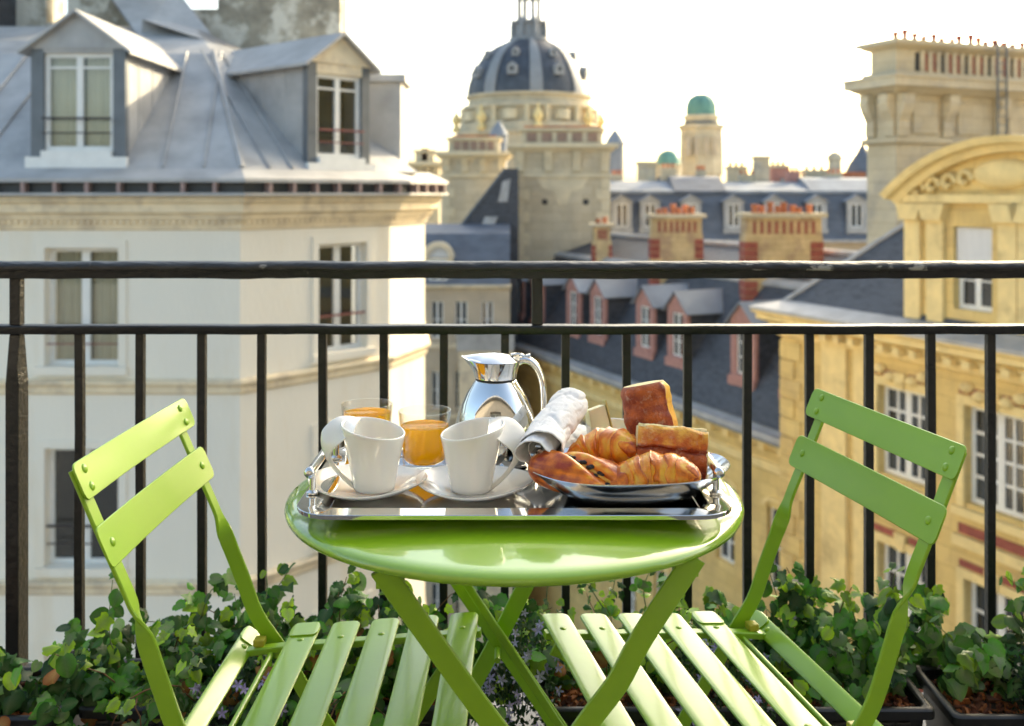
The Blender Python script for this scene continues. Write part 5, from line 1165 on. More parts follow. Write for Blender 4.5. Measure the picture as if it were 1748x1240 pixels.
# ------------------------------------------------------------------ baked things
def puff(name, label, cat, spine, rad, nu=90, nv=44, mat='croissant', bake=None, loc=(0, 0, 0), rot=(0, 0, 0), squash=1.0, group=None):
    rs = []; at_ = []
    for i in range(nu + 1):
        u = lerp(-1, 1, i / nu); p, T = spine(u)
        T = T.normalized(); s_ = T.cross(Vector((0, 0, 1))).normalized(); up = s_.cross(T)
        ring = []; aa = []
        for k in range(nv):
            th = 2 * PI * k / nv; r = rad(u, th)
            d = s_ * math.cos(th) * r + up * math.sin(th) * r * squash
            ring.append(p + d); aa.append(bake(u, th) if bake else 0.5)
        rs.append(ring); at_.append(aa)
    m = MB(); m.rings(rs, a=at_)
    o = part(name, m, mat, smooth=70, attr='bake'); o.location = loc; o.rotation_euler = rot
    if label: tag(o, label, cat, group)
    return o
def saw(x): return x - math.floor(x)
def croissant(label, loc, rot, L=0.062, r0=0.027, bend=1.0, seed=0, turns=3.6):
    sd = seed * 7.3
    def spine(u):
        a = u * bend; Rb = L / max(bend, 0.01)
        return Vector((Rb * math.sin(a), Rb * (1 - math.cos(a)), -0.006 * u * u)), Vector((math.cos(a), math.sin(a), -0.012 * u))
    warp = lambda x: x + 0.055 * math.sin(x * 9 + sd) + 0.03 * math.sin(x * 17 + 2 * sd)
    def layer(u, th): return saw(warp(abs(u)) * turns + 0.20 * math.sin(th + sd) + 0.16 * math.sin(th * 2 + sd) + 0.45 * noise.noise(Vector((math.cos(th) * 1.2, u * 2.4, math.sin(th) * 1.2 + sd))) + 0.10 * th * (1 if u > 0 else -1))
    def rad(u, th):
        r = r0 * (max(0.0, 1 - abs(u) ** 2.1) ** 0.60 * 0.96 + 0.04)
        s_ = layer(u, th); amp = 0.15 + 0.07 * math.sin(u * 11 + sd)
        st = 0.86 + amp * (1 - s_) ** 0.8 if s_ > 0.10 else 0.86 + amp * (s_ / 0.10)
        fl = noise.noise(Vector((s_ * 9 + math.floor(abs(u) * turns) * 3, math.cos(th) * 1.4, math.sin(th) * 1.4 + sd)))
        nz = noise.noise(Vector((u * 4 + sd, math.cos(th) * 1.5, math.sin(th) * 1.5)))
        return r * st * (1 + 0.09 * nz + 0.025 * fl)
    def bake(u, th):
        s_ = layer(u, th)
        fl = noise.noise(Vector((s_ * 8 + math.floor(abs(u) * turns) * 3, math.cos(th) * 1.6, math.sin(th) * 1.6 + sd)))
        b = 0.58 - 0.52 * s_ + 0.16 * fl + 0.34 * noise.noise(Vector((u * 4 + sd, math.cos(th) * 1.5, math.sin(th) * 1.5 + 3)))
        if abs(u) > 0.88: b += 0.2
        return max(0, min(1, b))
    return puff('croissant', label, 'croissant', spine, rad, 130, 56, 'croissant', bake, loc, rot, 0.92, 'croissants in the dish')
croissant('glossy croissant at the dish front beside the raisin pastry', (0.176, 1.242, 0.7505), (R(6), R(8), R(170)), 0.063, 0.0285, 0.85, 1)
croissant('croissant lying against the napkin and butter at the back of the dish', (0.120, 1.304, 0.7675), (R(-8), R(14), R(158)), 0.054, 0.0275, 0.8, 2, 3.0)
# long raisin pastry with a custard seam
def sp_p(u): return Vector((0.064 * u, 0.004 * u * u, -0.003 * u)), Vector((1, 0.1 * u, -0.04))
gl = lambda u: 0.50 - 1.9 * u                             # groove angle along the length
def rad_p(u, th):
    r = 0.0275 * (max(0.0, 1 - abs(u) ** 3.0) ** 0.5 * 0.95 + 0.05)
    d = (th - gl(u) - PI * 0.25 + PI) % (2 * PI) - PI
    g_ = math.exp(-(d / 0.30) ** 2) * max(0, 1 - (abs(u) / 0.75) ** 4)
    lip = math.exp(-((abs(d) - 0.62) / 0.3) ** 2) * 0.07
    nz = noise.noise(Vector((u * 4, math.cos(th) * 1.5, math.sin(th) * 1.5 + 4)))
    return r * (1 - 0.36 * g_ + lip + 0.06 * nz)
def bake_p(u, th):
    d = (th - gl(u) - PI * 0.25 + PI) % (2 * PI) - PI
    return max(0, min(1, 0.66 + 0.35 * noise.noise(Vector((u * 6, math.cos(th) * 2, math.sin(th) * 2))) + 0.40 * noise.noise(Vector((u * 3 + th * 1.2, th * 5, 7))) - 0.45 * math.exp(-((abs(d) - 0.45) / 0.22) ** 2) + 0.15 * abs(u)))
rpo = puff('raisin_pastry', 'long glazed pastry with dark raisins in its custard seam', 'pastry', sp_p, rad_p, 110, 60, 'croissant', bake_p, (0.083, 1.248, 0.7475), (R(4), R(5), R(-6)), 0.92)
cm = MB(); rs = []
for i in range(41):
    u = lerp(-0.66, 0.66, i / 40); p, T = sp_p(u); T = T.normalized(); s_ = T.cross(Vector((0, 0, 1))).normalized(); up = s_.cross(T)
    ring = []
    for k in range(7):
        th = gl(u) + PI * 0.25 + (k - 3) * 0.12; r = rad_p(u, gl(u) + PI * 0.25) + 0.0022 - 0.0009 * abs(k - 3) + 0.0012 * noise.noise(Vector((u * 20, k, 0)))
        ring.append(p + s_ * math.cos(th) * r + up * math.sin(th) * r * 0.92)
    rs.append(ring)
cm.rings(rs, False, False); part('custard', cm, 'custard', rpo, smooth=70)
OFF[rpo.name] = (0, 0, 0)
for i in range(17):
    u = lerp(-0.58, 0.62, i / 16) + rnd.uniform(-0.02, 0.02); p, T = sp_p(u); T = T.normalized(); s_ = T.cross(Vector((0, 0, 1))).normalized(); up = s_.cross(T)
    th = gl(u) + PI * 0.25 + rnd.uniform(-0.26, 0.26); r = rad_p(u, gl(u) + PI * 0.25) + 0.0030
    c = p + s_ * math.cos(th) * r + up * math.sin(th) * r * 0.92
    q = rnd.uniform(0.0023, 0.0036)
    part('raisin', MB().lathe([(0.0003, -q * .8), (q * 0.75, -q * 0.5), (q, 0), (q * 0.75, q * 0.5), (0.0003, q * .8)], tuple(c), 10, sx=1.35), 'raisin', rpo, smooth=70)
# baguette pieces
def baguette(name, label, loc, rot, L, r0, ear, seed, group=None, squash=0.9):
    def spine(u): return Vector((0, 0.002 * u, u * L / 2)), Vector((0, 0.001, 1))
    rs = []; at_ = []; nu, nv = 60, 48
    for i in range(nu + 1):
        u = lerp(-1, 1, i / nu); ring = []; aa = []
        for k in range(nv):
            th = 2 * PI * k / nv
            d = (th - ear + PI) % (2 * PI) - PI
            r = r0 * (1 + 0.14 * noise.noise(Vector((u * 2.2, math.cos(th) * 0.8, seed))) + 0.035 * noise.noise(Vector((u * 9, math.cos(th) * 3, math.sin(th) * 3 + seed))) - 0.05 * max(0, u) ** 4)
            edge = math.exp(-((d + 0.50 + 0.05 * noise.noise(Vector((u * 8, 0, seed)))) / 0.09) ** 2); r *= 1 + 0.07 * edge
            inside = 1 if -0.48 + 0.06 * noise.noise(Vector((u * 8, 1, seed))) < d < 0.75 else 0
            r *= 1 - 0.05 * inside
            r *= math.sqrt(1 - 0.30 * max(0.0, (abs(u) - 0.80) / 0.20) ** 2)
            ring.append((r * math.cos(th), r * math.sin(th) * squash, u * L / 2)); 
            aa.append(max(0, min(1, (0.02 if inside else 0.74) + 0.4 * edge + 0.35 * noise.noise(Vector((u * 5, math.cos(th) * 2, seed))))))
        rs.append(ring); at_.append(aa)
    m = MB(); m.rings(rs, a=at_)
    o = part(name, m, 'bread', smooth=60, attr='bake'); o.location = loc; o.rotation_euler = rot
    for e in (-1, 1):
        part('crumb_face', MB().lathe([(0.001, e * L / 2 + e * 0.0012), (r0 * 0.6, e * L / 2 + e * 0.0012), (r0 * 0.80, e * L / 2 + e * 0.0004)], (0, 0, 0), 32, sy=squash), 'crumb', o, smooth=40)
    tag(o, label, 'bread', group); return o
baguette('baguette', 'upright baguette chunk with pale split crust leaning behind the cut loaf', (0.1900, 1.346, 0.783), (R(-10), R(-9), R(10)), 0.118, 0.0350, R(-30), 3.0)
# cut loaf half: crust towards the front, crumb on top and at the ends
BL = 0.088
sec = []
for k in range(17):
    t = lerp(R(178), R(292), k / 16); sec.append((0.030 * math.cos(t) , 0.052 + 0.060 * math.sin(t)))
sec = [(0.018, 0.062), (-0.026, 0.062), (-0.0300, 0.058), (-0.0325, 0.048), (-0.0330, 0.040), (-0.0338, 0.036), (-0.0315, 0.0335), (-0.0335, 0.029), (-0.0335, 0.018), (-0.0310, 0.009), (-0.025, 0.003), (-0.014, 0.0), (0.004, 0.0), (0.018, 0.004)]
bk = [0.0, 0.0, 0.18, 0.34, 0.36, 1.0, 1.0, 0.62, 0.72, 0.85, 0.9, 0.9, 0.8, 0.4]
rs = []; at_ = []; NX = 40
for i in range(NX + 1):
    x = lerp(-BL / 2, BL / 2, i / NX)
    rs.append([(x, y_ * (1 + 0.10 * noise.noise(Vector((x * 40, z_ * 70, 1))) + 0.06 * noise.noise(Vector((x * 120, z_ * 160, 1)))) , z_ + 0.0034 * noise.noise(Vector((x * 38, z_ * 50, 5))) - 0.0010 * math.sin(x * 90) * (1 if 0.03 < z_ < 0.04 else 0)) for y_, z_ in sec])
    at_.append([max(0, min(1, b_ + 0.3 * noise.noise(Vector((x * 80, j * 0.6, 2))))) for j, b_ in enumerate(bk)])
lf = part('cut_loaf', MB().rings(rs, a=at_), 'bread', smooth=50, attr='bake')
lf.location = (0.2030, 1.288, 0.7330); lf.rotation_euler = (R(-14), R(4), R(-6)); tag(lf, 'halved baguette piece with pale crumb top standing behind the front croissant', 'bread')
rs = []
for i in range(31):
    x = lerp(-BL / 2 + 0.001, BL / 2 - 0.001, i / 30); wob = 0.0016 * noise.noise(Vector((x * 110, 3, 1)))
    rs.append([(x, -0.0262 + wob, 0.0600), (x, -0.0245 + wob, 0.0634 + 0.0012 * noise.noise(Vector((x * 150, 0, 0))))] + [(x, lerp(-0.022, 0.014, j / 5), 0.0640 + 0.0018 * noise.noise(Vector((x * 120, j * 1.3, 4)))) for j in range(6)] + [(x, 0.0165, 0.062), (x, 0.0165, 0.060)])
part('crumb_top', MB().rings(rs), 'crumb', lf, smooth=50)
for e in (-1, 1):
    part('crumb_face', MB().rings([[(e * xx, y_ * 0.94 - 0.0004, 0.002 + z_ * 0.95) for y_, z_ in sec] for xx in (BL / 2 - 0.0008, BL / 2 + 0.0014)]), 'crumb', lf)

# ------------------------------------------------------------------ butter in a ramekin
RX, RYY = 0.144, 1.426
rk = part('ramekin', MB().lathe([(0.001, 0.0), (0.031, 0.0), (0.034, 0.003), (0.0375, 0.048), (0.0385, 0.055), (0.0375, 0.0565), (0.0355, 0.0555), (0.033, 0.006), (0.001, 0.005)], (RX, RYY, 0.7133), 48), 'china', smooth=45, loc=(RX, RYY, 0.7133)); tag(rk, 'small round white butter dish behind the breads', 'dish')
bt = MB(); bt.rings([[(x, y_, z_) for x, z_ in ((-0.015, -0.030), (0.015, -0.030), (0.0125, 0.022), (-0.0125, 0.0185))] for y_ in (-0.014, 0.014)])
bo = part('butter', bt, 'butter', bevel=0.0015); bo.location = (0.1215, 1.418, 0.7745); bo.rotation_euler = (R(-12), R(-9), R(12)); tag(bo, 'pale butter wedge with folded wrapper standing in the small dish', 'butter')
fo_ = MB(); fo_.rings([[(0.0158 + 0.0006 * math.sin(k), -0.0145, -0.029), (0.0165, 0.015, -0.029), (0.0142 + 0.002, 0.015, 0.026), (0.0135, -0.0148, 0.0275)] for k in (0,)] + [[(0.0172, -0.0155, -0.029), (0.0178, 0.0155, -0.029), (0.0178, 0.0155, 0.028), (0.0150, -0.0160, 0.029)]])
part('wrapper', fo_, 'foil', bo)

# ------------------------------------------------------------------ rolled napkins
def napkin(label, p0, p1, r1, seed, turns=2.4, cut=True):
    p0, p1 = Vector(p0), Vector(p1); ax = (p1 - p0); L = ax.length; T = ax.normalized()
    s_ = T.cross(Vector((0, 0, 1))).normalized(); up = s_.cross(T)
    rs = []; nu, nv = 60, 200
    for i in range(nu + 1):
        f_ = i / nu; ring = []
        for k in range(nv + 1):
            g_ = k / nv; th = g_ * turns * 2 * PI + seed
            r = lerp(r1 * 0.42, r1, g_ ** 0.8)
            flare = 1 + (0.22 * math.sin(th * 1.5 + seed) + 0.12) * max(0, 0.30 - f_) / 0.30 * g_ + 0.03 * (1 - f_)
            nz = noise.noise(Vector((f_ * 3.2 + seed, math.cos(th) * 1.4 + g_ * 3, math.sin(th) * 1.4)))
            n2_ = noise.noise(Vector((f_ * 7 + seed, math.cos(th) * 3 + g_ * 3, math.sin(th) * 3)))
            rid = abs(math.sin(th * 0.5 + f_ * 5.5 + seed + 1.2 * nz)); rid2 = abs(math.sin(th * 1.0 - f_ * 9 + 2 * n2_))
            r = r * flare * (1 + 0.10 * nz + 0.045 * n2_ - 0.14 * math.exp(-(rid / 0.16) ** 2) * g_ - 0.07 * math.exp(-(rid2 / 0.2) ** 2) * g_)
            off = T * (L * f_ + (0.012 * math.sin(th * 0.5 + seed) + 0.004 * nz) * (1 if f_ < 0.2 else 0.3) - 0.014 * g_ * (1 - f_) + 0.01 * (g_ - 0.5) * f_)
            ring.append(p0 + off + s_ * math.cos(th) * r * 1.10 + up * math.sin(th) * r * 0.90)
        rs.append(ring)
    T_ = thing('napkin', label, 'napkin', tuple(p0 - Vector((0, 0, r1))), group='rolled white napkins')
    o = part('cloth', MB().rings(rs, False, False), 'cloth', T_, smooth=70)
    so = o.modifiers.new('thickness', 'SOLIDIFY'); so.thickness = 0.0012
    if cut:
        for dx, dz, e in ((-0.004, -0.002, -0.012), (0.004, 0.001, -0.006), (0.0, 0.005, -0.002)):
            c = p0 + s_ * dx + up * dz
            part('cutlery', MB().bar([c + T * e, c + T * (e + 0.03), c + T * L * 0.9], s_, 0.0078, 0.0026), 'steel_dull', T_, smooth=40)
    return T_
napkin('rolled white napkin holding cutlery, lying across the bread dish rim', (0.034, 1.268, 0.7735), (0.083, 1.412, 0.8005), 0.0262, 0.8)
napkin('rolled white napkin lying flat on the tray under the other roll', (0.055, 1.385, 0.7365), (0.098, 1.475, 0.7400), 0.0225, 2.9, 2.0, False)
# ================================================================== PLANTERS AND PLANTS
def leaf_mesh(name, half, fold=0.16, curl=0.22, warp=0.0):
    vs = []; fs = []; vn = []
    mid = [(0, 0.0), (0, 0.28), (0, 0.58), (0, half[-1][1])]
    def z(x, y): return fold * abs(x) - curl * y * y * 0.6 + warp * math.sin(7 * x + 5 * y) * 0.06 - 0.35 * abs(x) ** 2
    n = len(half)
    for x, y in mid: vs.append((x, y, z(x, y))); vn.append(1.0)
    for sg in (1, -1):
        o = len(vs)
        for x, y in half[:-1]: vs.append((sg * x, y, z(x, y))); vn.append(0.0)
        idx = [o + i for i in range(n - 1)] + [3]
        for i in range(n - 1):
            y_ = (half[i][1] + half[i + 1][1]) / 2
            c = 1 if y_ < 0.40 else 2
            a, b = idx[i], idx[i + 1]
            if i == 0: fs.append((0, a, 1) if sg > 0 else (0, 1, a))
            c1 = 1 if half[i][1] < 0.42 else 2; c2 = 1 if half[i + 1][1] < 0.42 else 2
            if b == 3: fs.append((c1, a, 3) if sg > 0 else (c1, 3, a))
            elif c1 == c2: fs.append((c1, a, b) if sg > 0 else (c1, b, a))
            else: fs.append((c1, a, b, c2) if sg > 0 else (c1, c2, b, a))
        if False: pass
    me = bpy.data.meshes.new(name); me.from_pydata(vs, [], fs)
    la = me.attributes.new('vein', 'FLOAT', 'POINT'); la.data.foreach_set('value', vn)
    me.shade_smooth(); return me
IV1 = [(0.10, -0.10), (0.30, -0.09), (0.47, 0.06), (0.37, 0.22), (0.44, 0.36), (0.55, 0.50), (0.30, 0.54), (0.19, 0.74), (0.0, 1.0)]
IV2 = [(0.12, -0.08), (0.32, -0.02), (0.46, 0.16), (0.40, 0.30), (0.44, 0.44), (0.30, 0.60), (0.16, 0.78), (0.0, 0.95)]
IV3 = [(0.16, -0.07), (0.36, 0.02), (0.46, 0.22), (0.45, 0.42), (0.36, 0.60), (0.22, 0.76), (0.0, 0.88)]
LM = {}
for mn in ('leaf_dark', 'leaf_mid', 'leaf_bright', 'leaf_pale', 'leaf_dry'):
    LM[mn] = []
    for i, hf in enumerate((IV1, IV2, IV3)):
        for j in range(3):
            me = leaf_mesh('leaf', hf, (0.16, 0.34, -0.15)[j] * (1 if mn != 'leaf_dry' else 2.0), (0.15, 0.6, 0.9)[j] * (1 if mn != 'leaf_dry' else 2.2), j)
            me.materials.append(MAT[mn]); LM[mn].append(me)
def pick(wts):
    t = rnd.random() * sum(wts.values())
    for k, v in wts.items():
        t -= v
        if t <= 0: return k
    return k
def orient(p, n, t, s):
    n = n.normalized(); t = (t - n * t.dot(n)).normalized(); x = t.cross(n)
    m = Matrix((x, t, n)).transposed().to_4x4(); m.translation = p
    return m @ Matrix.Scale(s, 4)
GOLD = {'leaf_dark': 5, 'leaf_mid': 4, 'leaf_bright': 1.0, 'leaf_pale': 1.2}
SOIL = 0.262
def ivy(label, x, wx_, nl, h, wts=GOLD, trail=0.3, size=(0.020, 0.040), yc=1.67, shape=None, dry=3, lean=0.0):
    root = thing('ivy_plant', label, 'ivy', (x, yc, SOIL), group='ivy in the balcony planters')
    placed = 0; stem_n = 0; h = h * 0.93; size = (size[0] * 0.86, size[1] * 0.88)
    O = Vector((x, yc, SOIL))
    while placed < nl:
        p = Vector((x + rnd.uniform(-wx_, wx_) * 0.75, yc + rnd.uniform(-0.05, 0.06), SOIL - 0.005))
        tr = rnd.random() < trail
        d = Vector((rnd.uniform(-0.8, 0.8) + lean, rnd.uniform(-1.0, 0.1) if tr else rnd.uniform(-0.55, 0.45), rnd.uniform(0.5, 0.9) if tr else rnd.uniform(0.8, 1.8))).normalized()
        n_ = rnd.randint(6, 10) if not tr else rnd.randint(8, 13)
        pts = [p.copy()]
        hh = h * rnd.uniform(0.45, 1.0)
        for k in range(n_):
            step = hh / n_ * 1.35 if not tr else 0.020
            d = (d + Vector((rnd.uniform(-.35, .35), rnd.uniform(-.3, .3), (-0.30 if tr and k > 2 else -0.05) + rnd.uniform(-.15, .1)))).normalized()
            p = p + d * step
            if abs(p.x - x) > wx_ * 1.25: d.x *= -0.8
            p.y = max(1.50, min(1.835, p.y)); 
            if p.z < SOIL + 0.01 and p.y > 1.565: p.z = SOIL + 0.01
            if p.z < 0.19: p.z = 0.19
            if p.y > 1.56 and p.y < 1.59 and p.z < 0.285: p.z = 0.29
            pts.append(p.copy())
        part('stem', MB().tube([q for q in pts], [lerp(0.0016, 0.0007, k / n_) for k in range(n_ + 1)], 5), 'stem' if rnd.random() < 0.5 else 'stem_green', root)
        for k in range(1, n_ + 1):
            for rep in range(1 if rnd.random() < 0.25 else 3):
                if placed >= nl: break
                q = pts[k] + Vector((rnd.uniform(-.016, .016), rnd.uniform(-.018, .010), rnd.uniform(-.008, .016)))
                nrm = Vector((rnd.uniform(-.7, .7), rnd.uniform(-1.0, 0.15), rnd.uniform(0.15, 1.2)))
                tip = Vector((rnd.uniform(-1, 1), rnd.uniform(-0.9, 0.3), rnd.uniform(-1.1, 0.3)))
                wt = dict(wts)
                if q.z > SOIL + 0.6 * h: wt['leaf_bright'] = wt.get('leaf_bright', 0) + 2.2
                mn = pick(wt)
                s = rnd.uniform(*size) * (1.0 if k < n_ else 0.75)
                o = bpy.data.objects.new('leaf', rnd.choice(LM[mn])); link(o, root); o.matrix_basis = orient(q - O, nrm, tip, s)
                placed += 1
    for k in range(dry):
        q = Vector((rnd.uniform(-wx_, wx_), rnd.uniform(-0.115, -0.03), rnd.uniform(0.0, h * 0.7)))
        o = bpy.data.objects.new('dry_leaf', rnd.choice(LM['leaf_dry'])); link(o, root); o.matrix_basis = orient(q, Vector((rnd.uniform(-.6, .6), -1, rnd.uniform(0, .8))), Vector((rnd.uniform(-1, 1), 0, rnd.uniform(-1, 1))), rnd.uniform(0.022, 0.036))
    return root
# flower mesh: five-petalled star
fm_ = MB(); pv = [(0, 0, 0)]; pf = []
for k in range(5):
    t = 2 * PI * k / 5
    def pt(r, a, z): return (r * math.cos(t + a), r * math.sin(t + a), z)
    o = len(pv); pv += [pt(0.18, -0.55, 0.10), pt(0.34, -0.30, 0.16), pt(0.55, 0.0, 0.10), pt(0.34, 0.30, 0.16), pt(0.18, 0.55, 0.10)]
    pf += [(0, o, o + 1), (0, o + 1, o + 3), (o + 1, o + 2, o + 3), (0, o + 3, o + 4)]
FL = bpy.data.meshes.new('flower'); FL.from_pydata(pv, [], pf); FL.materials.append(MAT['petal'])
def bellflower(label, x, wx_, h, nf, yc=1.63, hang=0.0):
    root = thing('bellflower', label, 'flower', (x, yc, SOIL), group='lilac bellflowers in the planters')
    vs = []; fs = []
    for i in range(900):
        a = rnd.uniform(-1, 1); b = rnd.uniform(-1, 1); zz = rnd.random() * (1 - 0.55 * a * a)
        p = Vector((x + a * wx_, yc + b * 0.055 - 0.04 * (1 - zz) - hang * rnd.random(), SOIL - 0.01 + zz * h))
        s = rnd.uniform(0.006, 0.013)
        m4 = orient(p, Vector((rnd.uniform(-1, 1), rnd.uniform(-1, .3), rnd.uniform(0, 1))), Vector((rnd.uniform(-1, 1), rnd.uniform(-1, 1), rnd.uniform(-.5, 1))), s)
        o = len(vs)
        for q in ((0, 0, 0), (0.32, 0.4, 0.06), (0, 1, 0), (-0.32, 0.4, 0.06)): vs.append(tuple(m4 @ Vector(q)))
        fs.append((o, o + 1, o + 2)); fs.append((o, o + 2, o + 3))
    m = MB(); m.add(vs, fs); f_ = part('foliage', m, 'leaf_small', root, kind='stuff')
    m = MB()
    for i in range(16):
        a = rnd.uniform(-1, 1) * wx_ * 0.8; p = Vector((x + a * 0.5, yc, SOIL - 0.01))
        m.tube([p, p + Vector((a * 0.3, -0.01, h * 0.5)), p + Vector((a * 0.5 + rnd.uniform(-.01, .01), -0.03, h * rnd.uniform(.7, 1)))], 0.0008, 4)
    part('stem', m, 'stem_green', root)
    for i in range(nf):
        a = rnd.uniform(-1, 1); zz = rnd.random() ** 0.8 * (1 - 0.4 * a * a)
        q = Vector((a * wx_ * 1.05, -0.045 - 0.045 * (1 - zz) + rnd.uniform(-.02, .03), zz * h * 1.08))
        o = bpy.data.objects.new('flower', FL); link(o, root)
        o.matrix_basis = orient(q, Vector((rnd.uniform(-.8, .8), -1.0, rnd.uniform(-.1, 1.0))), Vector((rnd.uniform(-1, 1), 0, 1)), rnd.uniform(0.013, 0.021))
    return root
def planter(label, x0, x1, y0):
    y1 = y0 + 0.175; z0, z1 = 0.1008, 0.283
    root = thing('planter_box', label, 'planter', ((x0 + x1) / 2, (y0 + y1) / 2, z0), group='black rattan planters along the railing')
    def ring(ins, z): return rrect((x0 + x1) / 2, (y0 + y1) / 2, (x1 - x0) / 2 - ins, (y1 - y0) / 2 - ins, 0.012, z, 3)
    m = MB(); m.rings([ring(0.022, z0), ring(0.012, z1 - 0.012), ring(0.016, z1 - 0.012), ring(0.026, z0 + 0.006)]); part('box', m, 'planter', root, smooth=40)
    m = MB(); m.rings([ring(0.006, z1 - 0.018), ring(0.0, z1 - 0.016), ring(0.0, z1 - 0.003), ring(0.003, z1), ring(0.011, z1), ring(0.0145, z1 - 0.003), ring(0.0145, z1 - 0.018)], True, False); part('rim', m, 'planter', root, smooth=40)
    # woven strands on the front and the two ends
    m = MB(); sw = 0.026; sh = 0.0105; nr = int((z1 - z0 - 0.025) / sh)
    for r_ in range(nr):
        z = z1 - 0.024 - sh * (r_ + 0.5); ins = lerp(0.0125, 0.022, (z1 - z) / (z1 - z0))
        nx = int((x1 - x0 - 0.04) / sw)
        for c in range(nx):
            xc = x0 + 0.02 + sw * (c + 0.5) + (sw / 2 if r_ % 2 else 0)
            if xc + sw / 2 > x1 - 0.015: continue
            yy = y0 + ins
            rs = []
            for e in (-1, -0.5, 0, 0.5, 1):
                b = 0.0050 * math.cos(e * PI / 2) ** 0.8 + 0.0005
                rs.append([(xc + e * sw * 0.49, yy - b * q, z + w_ * sh * 0.46) for q, w_ in ((0, -1), (0.75, -0.8), (1, 0), (0.75, 0.8), (0, 1))])
            m.rings(rs)
    part('weave', m, 'planter', root, smooth=60, kind='stuff')
    # soil and bark chips
    m = MB(); nx, ny = 40, 10; vs = []; fs = []
    for i in range(nx + 1):
        for j in range(ny + 1):
            X = lerp(x0 + 0.014, x1 - 0.014, i / nx); Y = lerp(y0 + 0.014, y1 - 0.014, j / ny)
            vs.append((X, Y, SOIL + 0.010 * noise.noise(Vector((X * 18, Y * 18, 2)))))
    for i in range(nx):
        for j in range(ny): a = i * (ny + 1) + j; fs.append((a, a + ny + 1, a + ny + 2, a + 1))
    m.add(vs, fs); part('soil', m, 'soil', root, smooth=60)
    for mt in ('bark_a', 'bark_b'):
        m = MB()
        for i in range(420):
            X = rnd.uniform(x0 + 0.02, x1 - 0.02); Y = rnd.uniform(y0 + 0.018, y1 - 0.03)
            s = rnd.uniform(0.0025, 0.0075); q = Matrix.Rotation(rnd.uniform(0, 6.3), 3, Vector((rnd.uniform(-1, 1), rnd.uniform(-1, 1), rnd.uniform(-1, 1))).normalized())
            zc = SOIL + 0.010 * noise.noise(Vector((X * 18, Y * 18, 2))) + 0.003
            c = Vector((X, Y, zc))
            m.hexa([c + q @ Vector((a * s * 1.3, b * s * 0.6, d * s * 0.3)) for a, b, d in ((-1, -1, -1), (1, -.8, -1), (1, 1, -1), (-1, .8, -1), (-.9, -1, 1), (1, -1, 1), (.8, 1, 1), (-1, 1, 1))])
        part('bark_mulch', m, mt, root, kind='stuff')
    return root
planter('black rattan planter under the post end of the railing', -1.33, -0.712, 1.548)
planter('black rattan planter behind the chair that faces the golden pavilion', -0.690, -0.055, 1.578)
planter('black rattan planter with bare bark mulch beside the chair facing the white building', 0.045, 0.672, 1.574)
planter('black rattan planter past the mulched one, below the pavilion windows', 0.690, 1.31, 1.552)
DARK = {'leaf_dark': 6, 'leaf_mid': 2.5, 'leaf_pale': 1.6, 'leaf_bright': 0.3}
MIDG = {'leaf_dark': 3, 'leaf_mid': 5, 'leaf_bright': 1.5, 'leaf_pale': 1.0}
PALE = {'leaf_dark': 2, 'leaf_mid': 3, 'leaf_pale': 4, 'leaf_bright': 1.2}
ivy('dark ivy with large pointed leaves below the railing post', -0.80, 0.11, 255, 0.13, DARK, 0.35, (0.024, 0.046), yc=1.64, dry=4)
ivy('dense ivy with brown withered leaves behind the chair upright', -0.58, 0.10, 290, 0.17, GOLD, 0.25, (0.020, 0.038), dry=4)
ivy('ivy with small rounded leaves trailing over the planter rim', -0.53, 0.09, 180, 0.12, PALE, 0.75, (0.018, 0.028), yc=1.615, dry=2)
ivy('ivy mound with pale leaves between the chair back and the bellflowers', -0.42, 0.09, 285, 0.165, MIDG, 0.2, (0.018, 0.034), yc=1.69, dry=4)
ivy('ivy with a red withered leaf rising beside the table legs', -0.27, 0.10, 290, 0.16, DARK, 0.2, (0.020, 0.040), yc=1.70, dry=4)
ivy('ivy with bright young leaves seen between the crossed table legs', -0.12, 0.08, 225, 0.16, MIDG, 0.2, (0.020, 0.036), yc=1.70, dry=3)
ivy('fresh bright green ivy sprig climbing the railing under the table', 0.17, 0.12, 290, 0.20, {'leaf_dark': 2.5, 'leaf_mid': 4, 'leaf_bright': 3, 'leaf_pale': 1.5}, 0.1, (0.015, 0.028), yc=1.72, dry=3)
ivy('broad-leaved ivy hanging over the bark mulch by the chair', 0.49, 0.10, 260, 0.15, MIDG, 0.04, (0.022, 0.040), yc=1.735, dry=2)
ivy('ivy with pale leaves and a long yellow shoot against a railing bar', 0.66, 0.07, 225, 0.17, PALE, 0.25, (0.022, 0.042), yc=1.72, dry=0)
ivy('ivy sprawling sideways over the planter past the mulched one', 0.80, 0.09, 290, 0.16, PALE, 0.25, (0.024, 0.042), yc=1.71, dry=1, lean=0.3)
ivy('tall bright ivy beside the lilac bellflowers next to the railing bars', 0.95, 0.09, 255, 0.18, MIDG, 0.3, (0.024, 0.042), yc=1.70, dry=1)
ivy('low ivy filling the planter corner by the railing post', -0.70, 0.06, 110, 0.11, GOLD, 0.1, (0.022, 0.040), yc=1.69, dry=2)
ivy('ivy with glossy leaves low behind the chair rod', -0.34, 0.12, 290, 0.15, MIDG, 0.3, (0.018, 0.034), yc=1.64, dry=3)
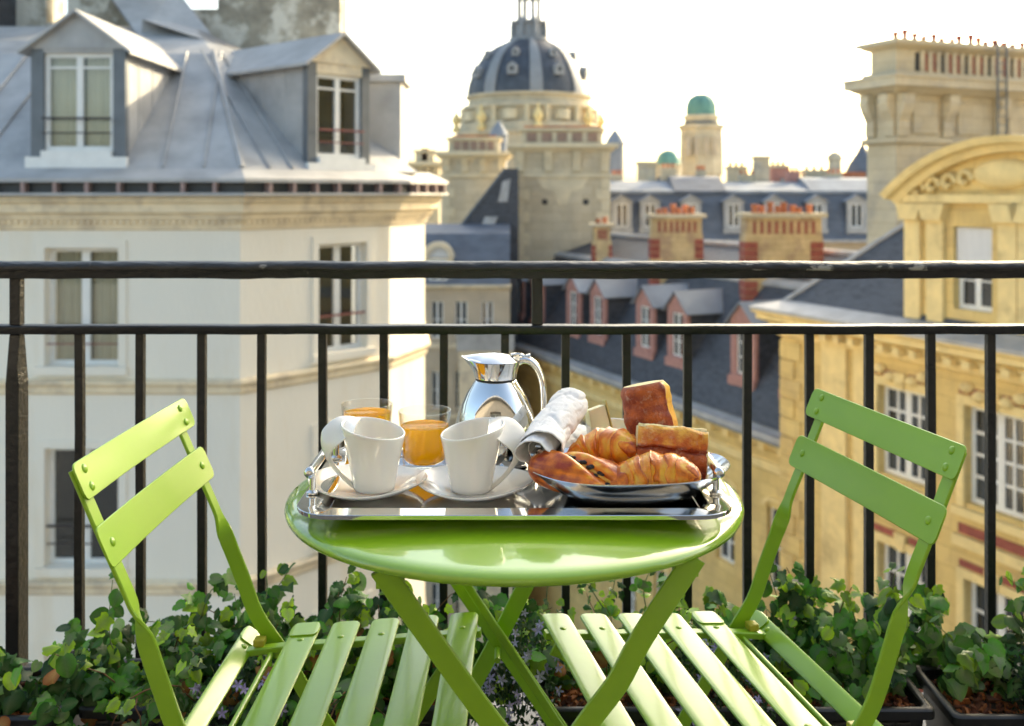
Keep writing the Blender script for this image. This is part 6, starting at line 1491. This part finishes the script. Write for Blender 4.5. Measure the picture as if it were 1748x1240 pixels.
ivy('shady ivy low under the table between the planters', -0.05, 0.09, 240, 0.16, GOLD, 0.25, (0.018, 0.034), yc=1.67, dry=1)
ivy('low ivy behind the seat slats of the chair facing the white building', 0.26, 0.09, 200, 0.12, DARK, 0.2, (0.018, 0.034), yc=1.69, dry=2)
ivy('ivy with fresh leaves tucked behind the chair upright near the mulch', 0.58, 0.08, 180, 0.14, MIDG, 0.04, (0.020, 0.038), yc=1.735, dry=0)
ivy('ivy at the planter edge beyond the last railing bars', 1.02, 0.08, 180, 0.15, GOLD, 0.2, (0.022, 0.042), yc=1.70, dry=0)
ivy('dark leafy ivy filling the railing foot left of the table legs', -0.22, 0.11, 260, 0.165, GOLD, 0.15, (0.024, 0.042), yc=1.735, dry=2)
ivy('dense ivy along the bars behind the chair facing the pavilion', -0.46, 0.13, 290, 0.165, GOLD, 0.12, (0.024, 0.042), yc=1.735, dry=3)
ivy('leafy ivy along the bars beneath the table top', 0.06, 0.10, 230, 0.165, MIDG, 0.1, (0.022, 0.040), yc=1.735, dry=1)
ivy('ivy tuft at the bars above the lilac bellflowers', 0.36, 0.09, 220, 0.15, MIDG, 0.1, (0.022, 0.040), yc=1.74, dry=1)
bellflower('lilac bellflower clump behind the chair clamp over dry leaves', -0.425, 0.075, 0.105, 20, 1.61)
bellflower('lilac bellflowers hanging between the two chair seats', 0.012, 0.060, 0.155, 46, 1.63)
bellflower('lilac bellflowers beside the stop plate of the chair facing the white building', 0.335, 0.075, 0.135, 34, 1.62)
bellflower('small lilac bellflower clump at the far planter next to tall ivy', 0.855, 0.055, 0.125, 24, 1.60)
# long thin dry grass stalk leaning by the chair upright
gs = catmull([(-0.405, 1.66, SOIL), (-0.408, 1.655, 0.36), (-0.425, 1.65, 0.44), (-0.455, 1.65, 0.50)], 6)
tag(part('grass_stalk', MB().tube(gs, [lerp(0.0011, 0.0004, k / (len(gs) - 1)) for k in range(len(gs))], 5), 'stem', loc=(-0.405, 1.66, SOIL)), 'single thin dry grass stalk arching above the ivy', 'grass stalk')
